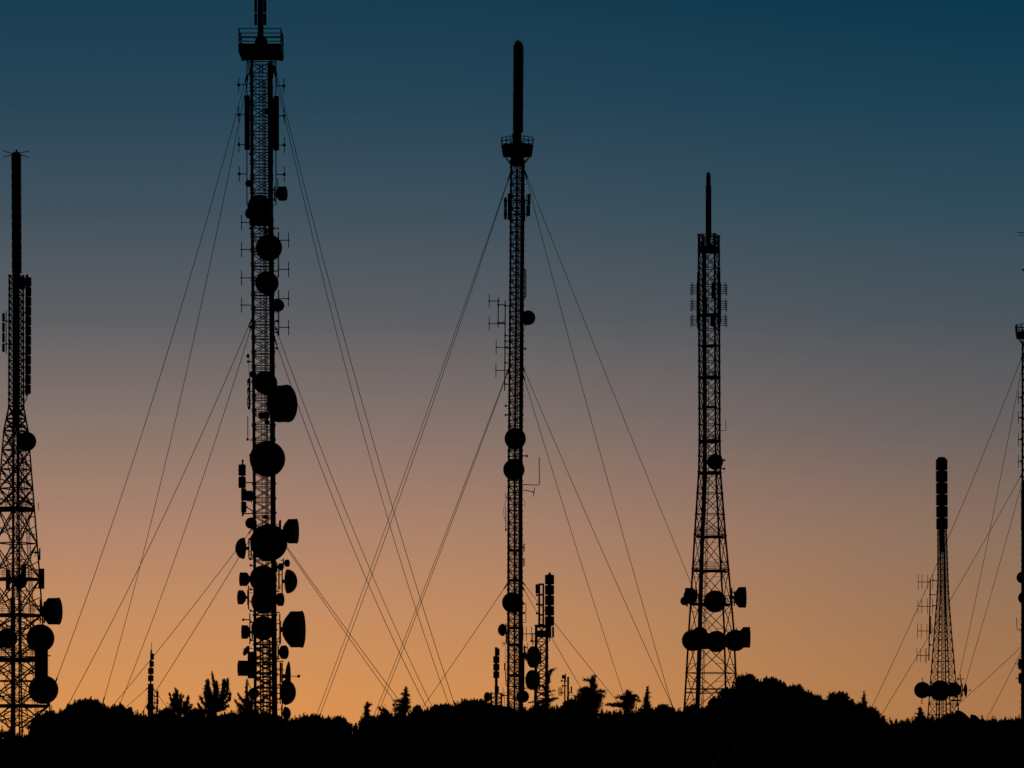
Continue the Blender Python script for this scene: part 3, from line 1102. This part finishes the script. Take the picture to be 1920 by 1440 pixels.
T.part(MB().path([T.w(1918, 1180.5, -.3), T.w(1908, 1181, -.3), T.w(1907, 1179, -.3), T.w(1906, 1158, -.3)], .04, 5), "whip_antenna", M_DARK)
dish(T, 1922, 1181, 8, 0, leg=1924, d=-1.2)
dish(T, 1912, 1245, 11, -80, 'open', leg=1920, d=-.4)
dish(T, 1912.5, 1272, 11, -80, 'open', leg=1920, d=-.4)
pole(T, 1918, 1225, 1305, .07)
dish(T, 1928, 1340, 12, 0, leg=1926, d=-1.4)
guy(T, (1919, 662), (1631, 1332), .022, -20)
guy(T, (1920, 668), (1781, 1345), .020, 24)
guy(T, (1918, 885), (1650, 1344), .010, -20)
guy(T, (1919, 895), (1795, 1330), .010, 24)
guy(T, (1920, 1208), (1797, 1320), .003, 24)
guy(T, (1920, 1212), (1851, 1346), .004, -14)

# =================================================================== small masts near the crest
T = Tower("small_antenna_mast", "little mast with four stacked drums and a thin spike, right of the left tree dome", "antenna mast", 283, 470, "small masts on the crest")
pr = [(1283, 282.3, 3.8), (1340, 282, 4)]
lattice(T, pr, seq(1283, 1400, 7), 3, 30, .09, .05, style='Z')
cables(T, pr, (-1.5, .3, 2), 1283, 1400, .1, -.2)
stack(T, [(282, 288.8, 1225, 1237.5), (280, 288.6, 1239.3, 1250.5), (277.5, 288.3, 1252.3, 1264), (277.3, 288, 1266, 1277.3)], (283.3, 1.6, 1220, 1290, 282.3), d=0, spike=(284, 1219, 1226), rnd8=True)
pole(T, 284.2, 1204, 1222, .035, 0, "spike")
dish(T, 282, 1326, 7.5, 0, leg=282, d=-.9, label="small round dish at the mast's foot")
guy(T, (279, 1288), (232, 1328), .01, -6)
guy(T, (286, 1289), (320, 1334), .01, 6)
guy(T, (279, 1295), (268, 1340), .004, 16, r=.016)

T = Tower("antenna_pole", "short pole with thin stacked panels, right of the drum-stack mast", "antenna pole", 294, 465, "small masts on the crest")
stack(T, [(293, 297.2, 1296, 1308), (293, 297, 1309.5, 1321), (292.5, 296.5, 1322.5, 1335)], (294.8, .8, 1294, T.by), d=0)
pole(T, 290.5, 1303, T.by, .045)
for y in (1305.5, 1318, 1328):
    bracket(T, 290, 295, y)

T = Tower("small_antenna_mast", "stubby lattice stand with notched panel column and oval dish, left of slim central mast", "antenna mast", 931, 420, "small masts on the crest")
pr = [(1299.5, 930.5, 10.3), (1340, 930.5, 10.3)]
lattice(T, pr, seq(1300, 1400, 8.5), 4, 40, .05, .035)
stack(T, [(928, 936.8, 1216, 1229.5), (924.8, 936.5, 1230.5, 1243.3), (924.8, 936.5, 1244.6, 1257.3), (924.8, 936.3, 1258.6, 1271.5)], (930.5, 2.7, 1213.5, T.by), d=0)
box_part(T, 927.3, 935.5, 1286.5, 1300, "equipment_box", .1)
dish(T, 914, 1307, 9.2, -55, leg=921, deep=.3, label="small oval dish on the left of the stand")

T = Tower("lattice_mast", "thin lattice mast with tall stacked square panels, just right of the slim central mast", "antenna mast", 1016, 385, "small masts on the crest")
pr = [(1172, 1015.5, 11), (1340, 1014.5, 12)]
lattice(T, pr, seq(1173, 1400, 15.5), 4, 40, .09, .05)
cables(T, pr, (8.5, 10.5), 1173, 1400, .08, -.3)
ladder(T, pr, -9.5, 1185, 1400, 3, 4.2, .02, .2)
stack(T, notched(1021.8, 1039, 1078, 1175, 19.4, 1.6), (1030.3, 3.5, 1076, 1196), d=-.2, spike=(1030.8, 1074, 1080))
stack(T, [(1027, 1031.5, 1175, 1192), (1035, 1039, 1175, 1195.5)], (1030.5, 1.0, 1180, 1202), d=-.2)
stack(T, [(1004, 1010.5, 1095.5, 1113), (1009, 1013, 1094.5, 1172), (1017, 1020.5, 1094.5, 1172)], None, d=-.1)
m = MB()
for y in (1095.5, 1115, 1134, 1153, 1171):
    m.box(T.w(1014.8, y, -.1), 11 * T.s, .4, 3.2 * T.s)
T.part(m, "panel_frame", M_DARK)
for y in (1116, 1133, 1150):
    bracket(T, 1006.5, 1012, y)
T.part(MB().box(T.w(1014, 1174, -.3), 20 * T.s, .9, 5 * T.s), "head_plate", M_DARK)
box_part(T, 1006, 1026, 1182, 1195, "equipment_box", -.2)
small_yagi(T, 980.5, 1004, 1188.5, (980.8, 986.7, 996.5), 25)
pole(T, 999, 1187, 1210, .05)
bracket(T, 996, 1006, 1202)
dish(T, 1001, 1232, 20, -58, leg=1008, d=-.6, deep=.25, label="upper oval dish on the left face")
dish(T, 999.5, 1275, 18.5, -52, leg=1008, d=-.6, deep=.3, label="lower oval dish on the left face")

T = Tower("antenna_pole", "pair of thin poles with grid aerial and slim panel, left of the layered cedar", "antenna pole", 1062, 430, "small masts on the crest")
pole(T, 1059, 1268, T.by, .08)
pole(T, 1065.2, 1269, T.by, .11)
bracket(T, 1053, 1065, 1276.5, 1277.5)
bracket(T, 1055, 1067, 1286)
bracket(T, 1053, 1059, 1299); bracket(T, 1066, 1073, 1299)
dish(T, 1056.5, 1269, 3.8, -50, leg=1059, d=-.2)
m = MB()
for k in range(7):
    m.tube(T.w(1047 + k * 1.2, 1289, -.3), T.w(1047 + k * 1.2, 1304, -.3), .018, 4)
for k in range(6):
    m.tube(T.w(1047, 1289 + k * 3, -.3), T.w(1054.5, 1289 + k * 3, -.3), .018, 4)
T.part(m, "grid_antenna", M_DARK)
stack(T, [(1069.8, 1072.8, 1287, 1298.5)], None, d=-.2, rnd8=True)
T.part(MB().path([T.w(1066, 1304, -.2), T.w(1073, 1303.5, -.2), T.w(1074, 1299, -.2)], .025, 4), "feeder_cable", M_CABLE)

# dish tips poking out of the trees right of the short tower
for (x, y, r, azz, lab) in ((1807, 1349, 22, 50, "larger of two satellite dishes half sunk in the treetops right of the short tower"),
                            (1831, 1352, 16, 50, "smaller satellite dish half sunk in the treetops, nearer the right edge")):
    T = Tower("satellite_dish", lab, "satellite dish", x, 372, "dishes among the trees")
    dish(T, x, y, r, azz, 'open', leg=None, d=0, el=38, feed=False)
    pole(T, x - 1, y + 4, T.by, .1, d=.6)


# ------------------------------------------------------------------ foliage
def tri_obj(name, V, F, m, parent=None):
    me = bpy.data.meshes.new(name)
    me.vertices.add(len(V)); me.vertices.foreach_set("co", np.asarray(V, np.float32).ravel())
    F = np.asarray(F, np.int32)
    me.loops.add(F.size); me.loops.foreach_set("vertex_index", F.ravel())
    me.polygons.add(len(F))
    me.polygons.foreach_set("loop_start", np.arange(0, F.size, 3, dtype=np.int32))
    me.update(calc_edges=True)
    me.materials.append(m)
    o = bpy.data.objects.new(name, me)
    COL.objects.link(o)
    if parent is not None: o.parent = parent
    return o


class Leaves:
    def __init__(self, seed):
        self.r = np.random.default_rng(seed)
        self.V = []
        self.F = []
        self.n = 0

    def tris(self, C, size, up=0.0, slim=.45):
        """one leaf spray (a triangle) per centre; up leans them upright"""
        n = len(C)
        C = np.asarray(C, float)
        d = self.r.normal(size=(n, 3)); d[:, 2] += up * 3
        d /= np.linalg.norm(d, axis=1)[:, None]
        e = np.cross(d, self.r.normal(size=(n, 3)))
        e /= np.linalg.norm(e, axis=1)[:, None] + 1e-9
        s = (size * self.r.uniform(.6, 1.4, n))[:, None] if np.isscalar(size) else (size * self.r.uniform(.6, 1.4, n))[:, None]
        a = C - d * s * .4 - e * s * slim
        b = C - d * s * .4 + e * s * slim
        c = C + d * s * .8
        self.V.append(np.stack([a, b, c], 1).reshape(-1, 3))
        self.F.append((np.arange(n * 3) + self.n).reshape(-1, 3))
        self.n += n * 3

    def core(self, c, rad, squash=.85):
        """dense inner leafage: a rough lump"""
        nu, nv = 7, 5
        V = []
        for j in range(nv + 1):
            t = math.pi * j / nv
            for i in range(nu):
                p = 2 * math.pi * i / nu + j * .4
                q = rad * self.r.uniform(.75, 1.05)
                V.append((c[0] + q * math.sin(t) * math.cos(p), c[1] + q * math.sin(t) * math.sin(p), c[2] + q * squash * math.cos(t)))
        F = []
        for j in range(nv):
            for i in range(nu):
                k = (i + 1) % nu
                a, b, cc, d = j * nu + i, j * nu + k, (j + 1) * nu + k, (j + 1) * nu + i
                F += [(a, b, cc), (a, cc, d)]
        self.V.append(np.array(V)); self.F.append(np.array(F) + self.n); self.n += len(V)

    def lobe(self, c, rad, n, size, squash=.8, up=.3, spikes=0, core=True):
        d = self.r.normal(size=(n, 3))
        d /= np.linalg.norm(d, axis=1)[:, None]
        d[:, 2] = np.where(d[:, 2] < -.3, -d[:, 2], d[:, 2])
        w1, w2, w3 = self.r.uniform(2, 5, (3, 3))
        bump = 1 + .11 * np.sin(d @ w1 * 1.7 + w2[0] * 9) + .09 * np.sin(d @ w2 * 2.6 + w3[1] * 5)
        q = rad * (self.r.uniform(.62, 1.02, n) * bump)[:, None]
        P_ = np.array(c) + d * q * np.array([1, 1, squash])
        self.tris(P_, size, up)
        if spikes:
            d = self.r.normal(size=(spikes, 3)); d[:, 2] = abs(d[:, 2]) + .15
            d /= np.linalg.norm(d, axis=1)[:, None]
            P_ = np.array(c) + d * (rad * self.r.uniform(.9, 1.04, spikes) + size * self.r.uniform(0, 1.45, spikes) ** 2 * .85)[:, None] * np.array([1, 1, squash])
            k = 8                      # each tuft is a little fan of sprays
            Q = np.repeat(P_, k, 0) + self.r.normal(size=(spikes * k, 3)) * size * .42
            self.tris(Q, size * 1.2, .5, .32)
            self.tris(np.repeat(P_, 2, 0) + np.array([0, 0, size * .5]), size * 2.1, 1.0, .2)
            S = P_[(d[:, 2] > .55) & (self.r.random(spikes) < .55)]      # upright shoots on top
            if len(S):
                hgt = self.r.uniform(.5, 1.7, len(S))
                for q in range(1, 4):
                    C_ = S + np.array([0, 0, 1]) * (size * hgt * q * .62)[:, None]
                    C_ = np.repeat(C_, 5, 0) + self.r.normal(size=(len(S) * 5, 3)) * size * (.36 - .06 * q)
                    self.tris(C_, size * 1.05, .8, .32)
        if core:
            self.core(c, rad * .72, squash)

    def build(self, name, m, parent=None):
        return tri_obj(name, np.concatenate(self.V), np.concatenate(self.F), m, parent)


def tree_root(name, label, cat, x, D, group=None):
    X = (x - 960) * K * D
    o = bpy.data.objects.new(name, None)
    o.location = (X, D, ground_z(X, D) - .1)
    COL.objects.link(o)
    tag(o, label, cat, group)
    return o, Vector(o.location)


def broad(x, ytop, w, D, label, h=None, seed=0, name="broad_tree", cat="tree", spike=40, loose=1.0, leafm=None, group="leafy trees along the crest", lobes=None):
    """rounded leafy tree: tapered trunk, limbs, crown of many leaf lobes; w and heights in px"""
    s = K * D
    o, b = tree_root(name, label, cat, x, D, group)
    rr = random.Random(seed)
    ztop = (HY - ytop) * s - b.z
    R = w / 2 * s
    ch = min(ztop * .97, (h * s if h else R * 1.3))
    zc = ztop - ch
    tr = MB()
    tr.tube((0, 0, 0), (rr.uniform(-.1, .1), 0, max(.5, zc + ch * .25)), .05 * R + .09, 7, .03 * R + .05)
    L = Leaves(seed + 11)
    nl = lobes or max(10, int(w / 2.6))
    for k in range(nl):
        t = rr.uniform(0, 2 * math.pi)
        u = math.sqrt(rr.random()) if k > 3 else .25
        lr = R * rr.uniform(.24, .40) * (1.0 if w < 40 else .8 if w < 70 else .58)
        px_ = (R - lr * .9) * u * math.cos(t)
        py_ = (R - lr * .9) * u * math.sin(t) * .8
        top = ch * (max(.05, 1 - (u * .93) ** 2)) ** .42 * rr.uniform(.8, 1.0)
        pz = zc + max(lr * .5, top - lr * .8)
        tr.tube((0, 0, max(.3, zc * .7)), (px_ * .8, py_ * .8, pz - lr * .2), .045, 5, .02)
        L.lobe((px_, py_, pz), lr, int(240 * loose * (lr / (s * 9)) ** 1.6) + 80, s * 2.6, .8, .25, int(spike * .8 * (lr / (s * 9)) ** 1.5) + 8, core=lr > s * 4)
        if pz - lr > .6:
            L.lobe((px_ * 1.0, py_ * 1.0, max(.4, pz - lr * 1.1)), lr, 60, s * 3, .9, .1)
        q = pz - lr * 2
        while q > .4:
            L.core((px_, py_, q), lr * .95, .9)
            q -= lr
    tr.build("trunk", M_BARK, o)
    L.build("crown", leafm or M_LEAF, o)
    return o


# --- conifers against the glow
def limbed(x, D, label, trunk, limbs, seed=0, size=2.3, dens=1.0, fill=.8, name="conifer", group="conifers along the crest"):
    """conifer whose limbs are laid out one by one: limbs = (points ..., r at the root, r at the tip) in photo px;
    every limb also gets fellows turned round the trunk, so the crown is as deep as it is wide"""
    s = K * D
    o, b = tree_root(name, label, "tree", x, D, group)
    rr = random.Random(seed)
    L = Leaves(seed + 5)
    def loc(px, py, dep=0.):
        return P(px, py, D) - b + Vector((0, dep, 0))
    tr = MB()
    foot = Vector((0, 0, 0))
    pts = [foot] + [loc(*p) for p in trunk]
    for i, (p, q) in enumerate(zip(pts, pts[1:])):
        n = len(pts) - 1
        r0 = .13 * (1 - i / n) + .02
        r1 = .13 * (1 - (i + 1) / n) + .02
        tr.tube(p, q, r0, 7, r1)
    def clothe(P3, r0, r1, k=1.0):
        seg = [(P3[i + 1] - P3[i]).length for i in range(len(P3) - 1)]
        tot = sum(seg)
        if tot < s:                     # one clump
            nn = int(26 * dens * k * (r0 / 2.5) ** 1.8) + 8
            d = L.r.normal(size=(nn, 3)) * r0 * s * .55
            L.tris(np.array(P3[0]) + d, s * size, .4, .34)
            return
        m_ = max(3, int(tot / (s * 1.5)))
        for q in range(m_ + 1):
            u = q / m_
            t = u * tot
            i = 0
            while i < len(seg) - 1 and t > seg[i]:
                t -= seg[i]; i += 1
            c = P3[i].lerp(P3[i + 1], min(1, t / seg[i]))
            rad = 1.18 * (r0 + (r1 * 1.35 - r0) * u) * rr.uniform(.7, 1.25)
            nn = int(11 * dens * k * max(.6, rad / 2.2) ** 1.6)
            ax = (P3[i + 1] - P3[i]).normalized()
            d = L.r.normal(size=(nn, 3)) * rad * s * .5
            L.tris(np.array(c) + d, s * size * min(1.0, .55 + rad * .13), .2 + .5 * max(0, ax.z), .36)
    for lm in limbs:
        ps, r0, r1 = lm[:-2], lm[-2], lm[-1]
        dep = rr.uniform(-.25, .25)
        n = max(1, len(ps) - 1)
        P3 = [loc(p[0], p[1], dep * i / n) for i, p in enumerate(ps)]
        if len(P3) > 1:
            tr.path(P3, .022, 4)
        else:
            P3 = [P3[0], P3[0]]
        clothe(P3, r0, r1)
        for e in range(2):              # its fellows, in front and behind
            if rr.random() > fill:
                continue
            a_ = rr.choice((-1, 1)) * rr.uniform(.9, 1.5)
            ca, sa = math.cos(a_), math.sin(a_)
            Q = []
            zs = rr.uniform(1, 3) * s
            x0 = P3[0].x
            for p in P3:
                dx = p.x - x0
                Q.append(Vector((x0 + dx * ca, abs(dx) * sa + p.y, p.z - zs)))
            if (Q[-1] - Q[0]).length > s * 2:
                tr.path(Q, .02, 4)
            clothe(Q, r0, r1, .8)
    tr.build("trunk", M_BARK, o)
    L.build("crown", M_PINE, o)
    return o


limbed(334, 352, "low bushy pine with upright shoots, left of the tall brush-topped pine", [(333, 1325), (330, 1300)],
       [((333, 1332), (331, 1310), (329, 1291), 3.6, 1.5), ((330, 1328), (321, 1312), (317.5, 1299), 3.2, 1.3), ((323, 1322), 6.5, 0), ((325, 1332), 6, 0),
        ((335, 1328), (338, 1312), (339, 1300), 3, 1.2), ((338, 1324), (342, 1310), (344.5, 1303), 2.4, 1), ((349, 1336), (350, 1320), (353, 1306), 4.4, 1.3),
        ((346, 1332), (356, 1328), (359, 1322), 4, 1.5), ((340, 1336), (335, 1318), 4, 2), ((345, 1336), (347, 1317), 3, 1.5)], 1, 2.4, dens=1.5, fill=.4)
limbed(403, 350, "tall brush-topped pine with ascending branches left of the tallest mast", [(400, 1325), (402, 1292), (398, 1266)],
       [((400, 1335), (402, 1288), (397, 1260), 3.4, 1.2), ((398, 1315), (390, 1294), (389, 1276), 5, 2), ((388, 1290), 5, 0), ((402, 1320), (408, 1298), (406, 1278), 4, 1.6),
        ((403, 1330), (417, 1304), (421, 1276), 4.2, 2), ((407, 1328), (426, 1300), (427, 1273), 4, 1.8), ((410, 1326), (430, 1312), (432, 1299), 3.6, 1.5),
        ((396, 1330), (381, 1318), (375, 1306), 4, 1.4), ((394, 1340), (377, 1331), (371, 1319), 4.2, 1.5), ((398, 1322), (387, 1310), (384, 1297), 4.5, 1.8),
        ((410, 1328), (428, 1324), 3.4, 2), ((386, 1332), 4.5, 0), ((397, 1308), 3, 0), ((424, 1285), 4, 0)], 2, 2.5, dens=1.5, fill=.35)
limbed(462, 345, "ragged conifer half hidden at the foot of the tallest mast", [(468, 1325), (463, 1296), (463, 1284)],
       [((470, 1336), (462, 1300), (463.5, 1277), 3.6, 1.4), ((464, 1325), (450, 1308), (446, 1299), 3, 1.3), ((466, 1335), (447, 1322), (440, 1312), 4, 1.5),
        ((470, 1330), (474, 1312), (478, 1304), 3, 1.3), ((455, 1326), 6.5, 0), ((449, 1334), 7, 0), ((460, 1312), 4.5, 0), ((463, 1334), 7, 0)], 3, 2.4, dens=1.4, fill=.4)
limbed(687, 340, "small crooked-topped fir standing alone in the dip between the two guyed masts", [(688, 1335), (688, 1320)],
       [((688, 1345), (687, 1330), (689, 1316), 4.2, 1.6), ((689, 1323), (697, 1320.5), 2.2, 1.6), ((688, 1327), (682, 1326), 2, 1.2), ((687, 1333), (695, 1333), 2.4, 1.5),
        ((686, 1338), (681, 1340), 2.4, 1.5), ((686, 1346), (678, 1350), 4, 2), ((690, 1346), 5, 0)], 4, 2.1)
limbed(757, 345, "pointed fir with tiered branches and a broad skirt, midway between the guyed masts", [(760, 1320), (761, 1300), (761, 1289)],
       [((761, 1310), (761, 1297), (761.5, 1286.5), 3.4, 1.1), ((761, 1293), (757, 1294), 1.8, 1), ((761, 1294), (766, 1296), 1.8, 1), ((761, 1300), (751.5, 1301), 2.6, 1.3), ((761, 1302), (768, 1304), 2.6, 1.3),
        ((761, 1309), (752, 1310), 3, 1.6), ((761, 1310), (768, 1312), 3, 1.4), ((760, 1316), (748, 1314), (738, 1313.5), 3.2, 1.6), ((761, 1317), (769, 1317), 3.2, 1.4), ((758, 1322), (744, 1321), (736, 1321.5), 3.8, 1.6),
        ((762, 1324), (770, 1326), 3.4, 1.6), ((757, 1330), (741, 1330), 6, 4), ((760, 1328), 8, 0), ((718, 1330), 4.5, 1), ((712, 1327), 2.5, 1), ((724, 1333), 3.5, 1)], 5, 2.2)
limbed(1026, 368, "cedar with bare-tipped top bough, growing behind the stacked-panel mast", [(1027, 1310), (1027, 1285), (1030, 1265)],
       [((1027, 1278), (1031, 1263), (1033, 1257), 3.4, 2), ((1031, 1261), (1037, 1257), (1043, 1252.5), 2, 1), ((1028, 1275), 4, 0), ((1026, 1297), (1040, 1295), 2.6, 1.2), ((1026, 1304), (1039, 1302.5), 2.4, 1),
        ((1026, 1314), (1036, 1311), (1046, 1309), 4, 1.5), ((1024, 1290), (1012, 1284), 3, 1.2), ((1022, 1312), (1004, 1316), (991, 1317), 3, 1.2), ((1023, 1301), (1008, 1298), 2.6, 1.2),
        ((1024, 1322), 7, 0), ((1016, 1326), 6, 0), ((1027, 1288), 3.5, 0)], 16, 2.1)
limbed(1107, 350, "cedar with crooked leader and thick layered boughs, right of the twin poles", [(1108, 1310), (1111, 1288), (1115, 1270)],
       [((1110, 1300), (1112, 1284), (1116, 1267), 5, 1.6), ((1112, 1280), (1104, 1275), (1095, 1274), 3.4, 1.8), ((1113, 1277), (1107, 1270), 2.6, 1.2), ((1114, 1290), (1119, 1284), 3, 2),
        ((1108, 1299), (1096, 1291), (1086, 1296), 4.6, 2.6), ((1105, 1306), (1090, 1301), (1079, 1307), 5, 2.6), ((1113, 1300), (1126, 1295), (1134, 1298), 4, 2), ((1113, 1306), (1127, 1303), (1133, 1306), 4.4, 2),
        ((1104, 1314), (1090, 1311), (1082, 1314), 6, 3), ((1112, 1312), (1126, 1311), 7, 4), ((1107, 1304), 9, 0), ((1106, 1316), 12, 0), ((1120, 1320), 9, 0), ((1096, 1318), 8, 0)], 27, 2.3)
limbed(1176, 350, "squat cedar with a knob top and one long flat bough reaching left", [(1178, 1320), (1178, 1302)],
       [((1178, 1308), (1178, 1298), 5, 4), ((1175, 1310), (1166, 1306), (1155, 1308), 3.6, 1.8), ((1181, 1306), (1191, 1303), (1196, 1307), 3.2, 1.8), ((1182, 1313), (1193, 1312), (1200, 1315), 3.6, 1.8),
        ((1178, 1312), 8, 0), ((1174, 1318), 8, 0), ((1176, 1324), (1156, 1320), (1134, 1322), 4.5, 1.3), ((1150, 1321), (1140, 1319), 2.4, 1.2), ((1184, 1320), 7, 0), ((1178, 1330), 10, 0)], 38, 2.3)
limbed(1213, 352, "slender pointed fir between the squat cedar and the four-legged tower", [(1213, 1320), (1213, 1300)],
       [((1213, 1335), (1212, 1308), (1215.5, 1286.5), 6, 1.0), ((1213, 1299), (1218, 1298), 1.8, 1), ((1213, 1309), (1220, 1306.5), 2.2, 1.2), ((1212, 1312), (1206, 1314), 2.4, 1.3), ((1212, 1322), (1205, 1324), 3, 2), ((1214, 1322), (1220, 1323), 3, 2), ((1213, 1330), 8, 0)], 9, 2.1)
limbed(1619, 350, "slim dark fir at the right end of the high tree mass", [(1620, 1330), (1620, 1305)],
       [((1620, 1330), (1620, 1312), (1620, 1296), 5, 1.0), ((1620, 1302), (1624, 1303), 1.8, 1), ((1620, 1308), (1615, 1309), 2, 1), ((1620, 1316), (1626, 1317), 2.4, 1.4), ((1619, 1322), (1610, 1321), 4, 3), ((1620, 1326), (1628, 1330), 4, 2), ((1618, 1336), 9, 0), ((1609, 1330), 6, 0)], 10, 2.1)
limbed(1726, 360, "small ragged cedar at the left foot of the short tower", [(1726, 1340), (1726, 1330)],
       [((1726, 1342), (1725, 1327), 3.6, 2), ((1725, 1331), (1720, 1328.5), 1.8, 1), ((1725, 1338), (1715, 1338.5), 2.6, 1.2), ((1726, 1337), (1732, 1336), 2.2, 1.2), ((1727, 1344), 6.5, 0), ((1733, 1346), 5, 0), ((1720, 1347), 5, 0)], 11, 2.0)
limbed(1655, 355, "tiny crooked seedling pine in the gap right of the slim fir", [(1655, 1347), (1654.5, 1343)],
       [((1655, 1349), (1654, 1343), 3, 1.6), ((1654, 1344), (1659, 1343), 1.8, 1.4), ((1656, 1351), 4.5, 0)], 12, 2.0)
limbed(1645, 352, "small pointed bush pine between the slim fir and the tiny seedling", [(1643, 1343)],
       [((1642, 1345), (1645, 1334), 4.5, 2.2), ((1646, 1344), (1649, 1340), 4, 2), ((1642, 1350), 8, 0)], 14, 2.1)
limbed(978, 366, "low ragged bush pine between the slim central mast and the thin lattice mast", [(978, 1328)],
       [((978, 1334), (975, 1322), 4, 2), ((980, 1332), (986, 1326), 3, 1.6), ((984, 1335), 6, 0), ((972, 1334), 5, 0)], 13, 2.1)

# --- leafy crowns, each told apart on the skyline
broad(166, 1315, 128, 318, "wide rounded tree dome right of the left lattice tower", h=62, seed=20, lobes=70)
broad(93, 1336, 76, 322, "lower shoulder of a tree tucked against the left tower's foot", h=50, seed=21)
broad(224, 1326, 48, 326, "small rounded crown on the right slope of the wide dome", h=40, seed=22)
broad(243, 1331, 20, 330, "knob-like bush at the right end of the wide dome", h=25, seed=23)
broad(310, 1333, 46, 325, "flat-topped bush right of the little drum-stack mast", h=34, seed=24)
broad(368, 1332, 40, 318, "low round bush between the low pine and the tall pine", h=34, seed=25)
broad(470, 1334, 74, 316, "level leafy crown hiding the foot of the tallest mast", h=44, seed=26)
broad(585, 1342, 74, 330, "low flat crown right of the tallest mast", h=40, seed=27)
broad(636, 1348, 46, 322, "low rounded bush left of the dip in the treeline", h=32, seed=28)
broad(722, 1338, 50, 330, "small broad tree left of the tiered fir", h=44, seed=29)
broad(782, 1328, 30, 336, "knobbly little tree touching the tiered fir on its right", h=30, seed=30)
broad(830, 1325, 88, 326, "rounded crown on the left slope of the central rise", h=34, seed=31)
broad(887, 1317, 112, 320, "broadest crown of the central rise, left of the slim mast", h=38, seed=32)
broad(940, 1328, 76, 324, "tree crown directly below the stubby lattice stand", h=34, seed=33)
broad(1072, 1316, 64, 328, "crown under the twin poles, left of the layered cedar", h=44, seed=34)
broad(1102, 1314, 40, 330, "round crown just below the layered cedar", h=40, seed=35)
broad(1012, 1327, 60, 322, "low crown at the foot of the stacked-panel mast", h=40, seed=36)
broad(1242, 1326, 60, 326, "low even crown left of the four-legged tower", h=40, seed=37, spike=70)
broad(1300, 1325, 46, 322, "low crown under the left legs of the four-legged tower", h=40, seed=38)
broad(1340, 1312, 44, 330, "leafy crown across the right legs of the four-legged tower", h=60, seed=39)
broad(1362, 1288, 52, 334, "loose-leaved crown climbing the right leg of the four-legged tower", h=70, seed=40)
broad(1402, 1268, 92, 330, "highest leafy crown, just right of the four-legged tower", h=95, seed=41, lobes=60)
broad(1450, 1275, 104, 334, "second highest leafy crown, right shoulder of the tallest tree mass", h=88, seed=42, lobes=50)
broad(1492, 1288, 96, 330, "rounded crown stepping down right of the highest mass", h=65, seed=43)
broad(1526, 1306, 74, 326, "low crown in the notch before the loose-leaved tree", h=45, seed=44)
broad(1572, 1302, 72, 336, "separate loose-leaved round tree left of the slim fir", h=52, seed=45, lobes=34)
broad(1632, 1330, 36, 330, "small crown at the right foot of the slim fir", h=38, seed=46)
broad(1785, 1340, 60, 352, "low crown across the feet of the short tower", h=36, seed=47)

# --- the unbroken wood in front of and below those crowns
profile = [(-400, 1372), (0, 1370), (40, 1379), (56, 1374), (64, 1348), (95, 1340), (140, 1330), (250, 1338), (265, 1341), (300, 1338), (380, 1341),
           (440, 1337), (500, 1337), (545, 1349), (575, 1346), (640, 1351), (656, 1359), (670, 1359), (690, 1346), (730, 1339), (800, 1333), (840, 1326),
           (880, 1322), (930, 1329), (960, 1335), (1050, 1326), (1100, 1322), (1122, 1334), (1145, 1338), (1220, 1328), (1275, 1332), (1310, 1328),
           (1345, 1314), (1372, 1290), (1400, 1277), (1440, 1280), (1490, 1295), (1530, 1315), (1560, 1316), (1600, 1318), (1640, 1346), (1665, 1354), (1700, 1352), (1740, 1347), (1840, 1348), (1920, 1348), (2400, 1352)]
px_ = np.array([p[0] for p in profile]); py_ = np.array([p[1] for p in profile])
L = Leaves(77)
rr = random.Random(8)
for D, off, st, rad in ((334, 3, 9, 9), (312, 10, 12, 12), (285, 22, 15, 15), (250, 40, 18, 19), (210, 60, 22, 24), (170, 84, 28, 32)):
    s = K * D
    x = -260.0
    while x < 2200:
        xx = x + rr.uniform(-3, 3)
        Dd = D + rr.uniform(-6, 6)
        sd = K * Dd
        r_ = rad * rr.uniform(.8, 1.15)
        yt = float(np.interp(xx, px_, py_)) + off + rr.uniform(-2, 3) * (1 if off < 5 else 2.5)
        c = P(xx, yt + r_ * .8, Dd)
        gz = ground_z(c.x, Dd)
        L.lobe(tuple(c), r_ * sd, 120 if off < 5 else 90, sd * 2.6 if off < 15 else sd * 3.4, .8, .5, (12 if off < 12 else 5))
        z = c.z - r_ * sd * 1.1
        while z > gz:
            L.core((c.x, c.y, z), r_ * sd * 1.05, 1.0)
            z -= r_ * sd * 1.1
        x += st
wd = L.build("woodland", M_LEAF)
tag(wd, "dark unbroken wood covering the foot of the hill along the bottom of the photo", "woodland", kind="stuff")
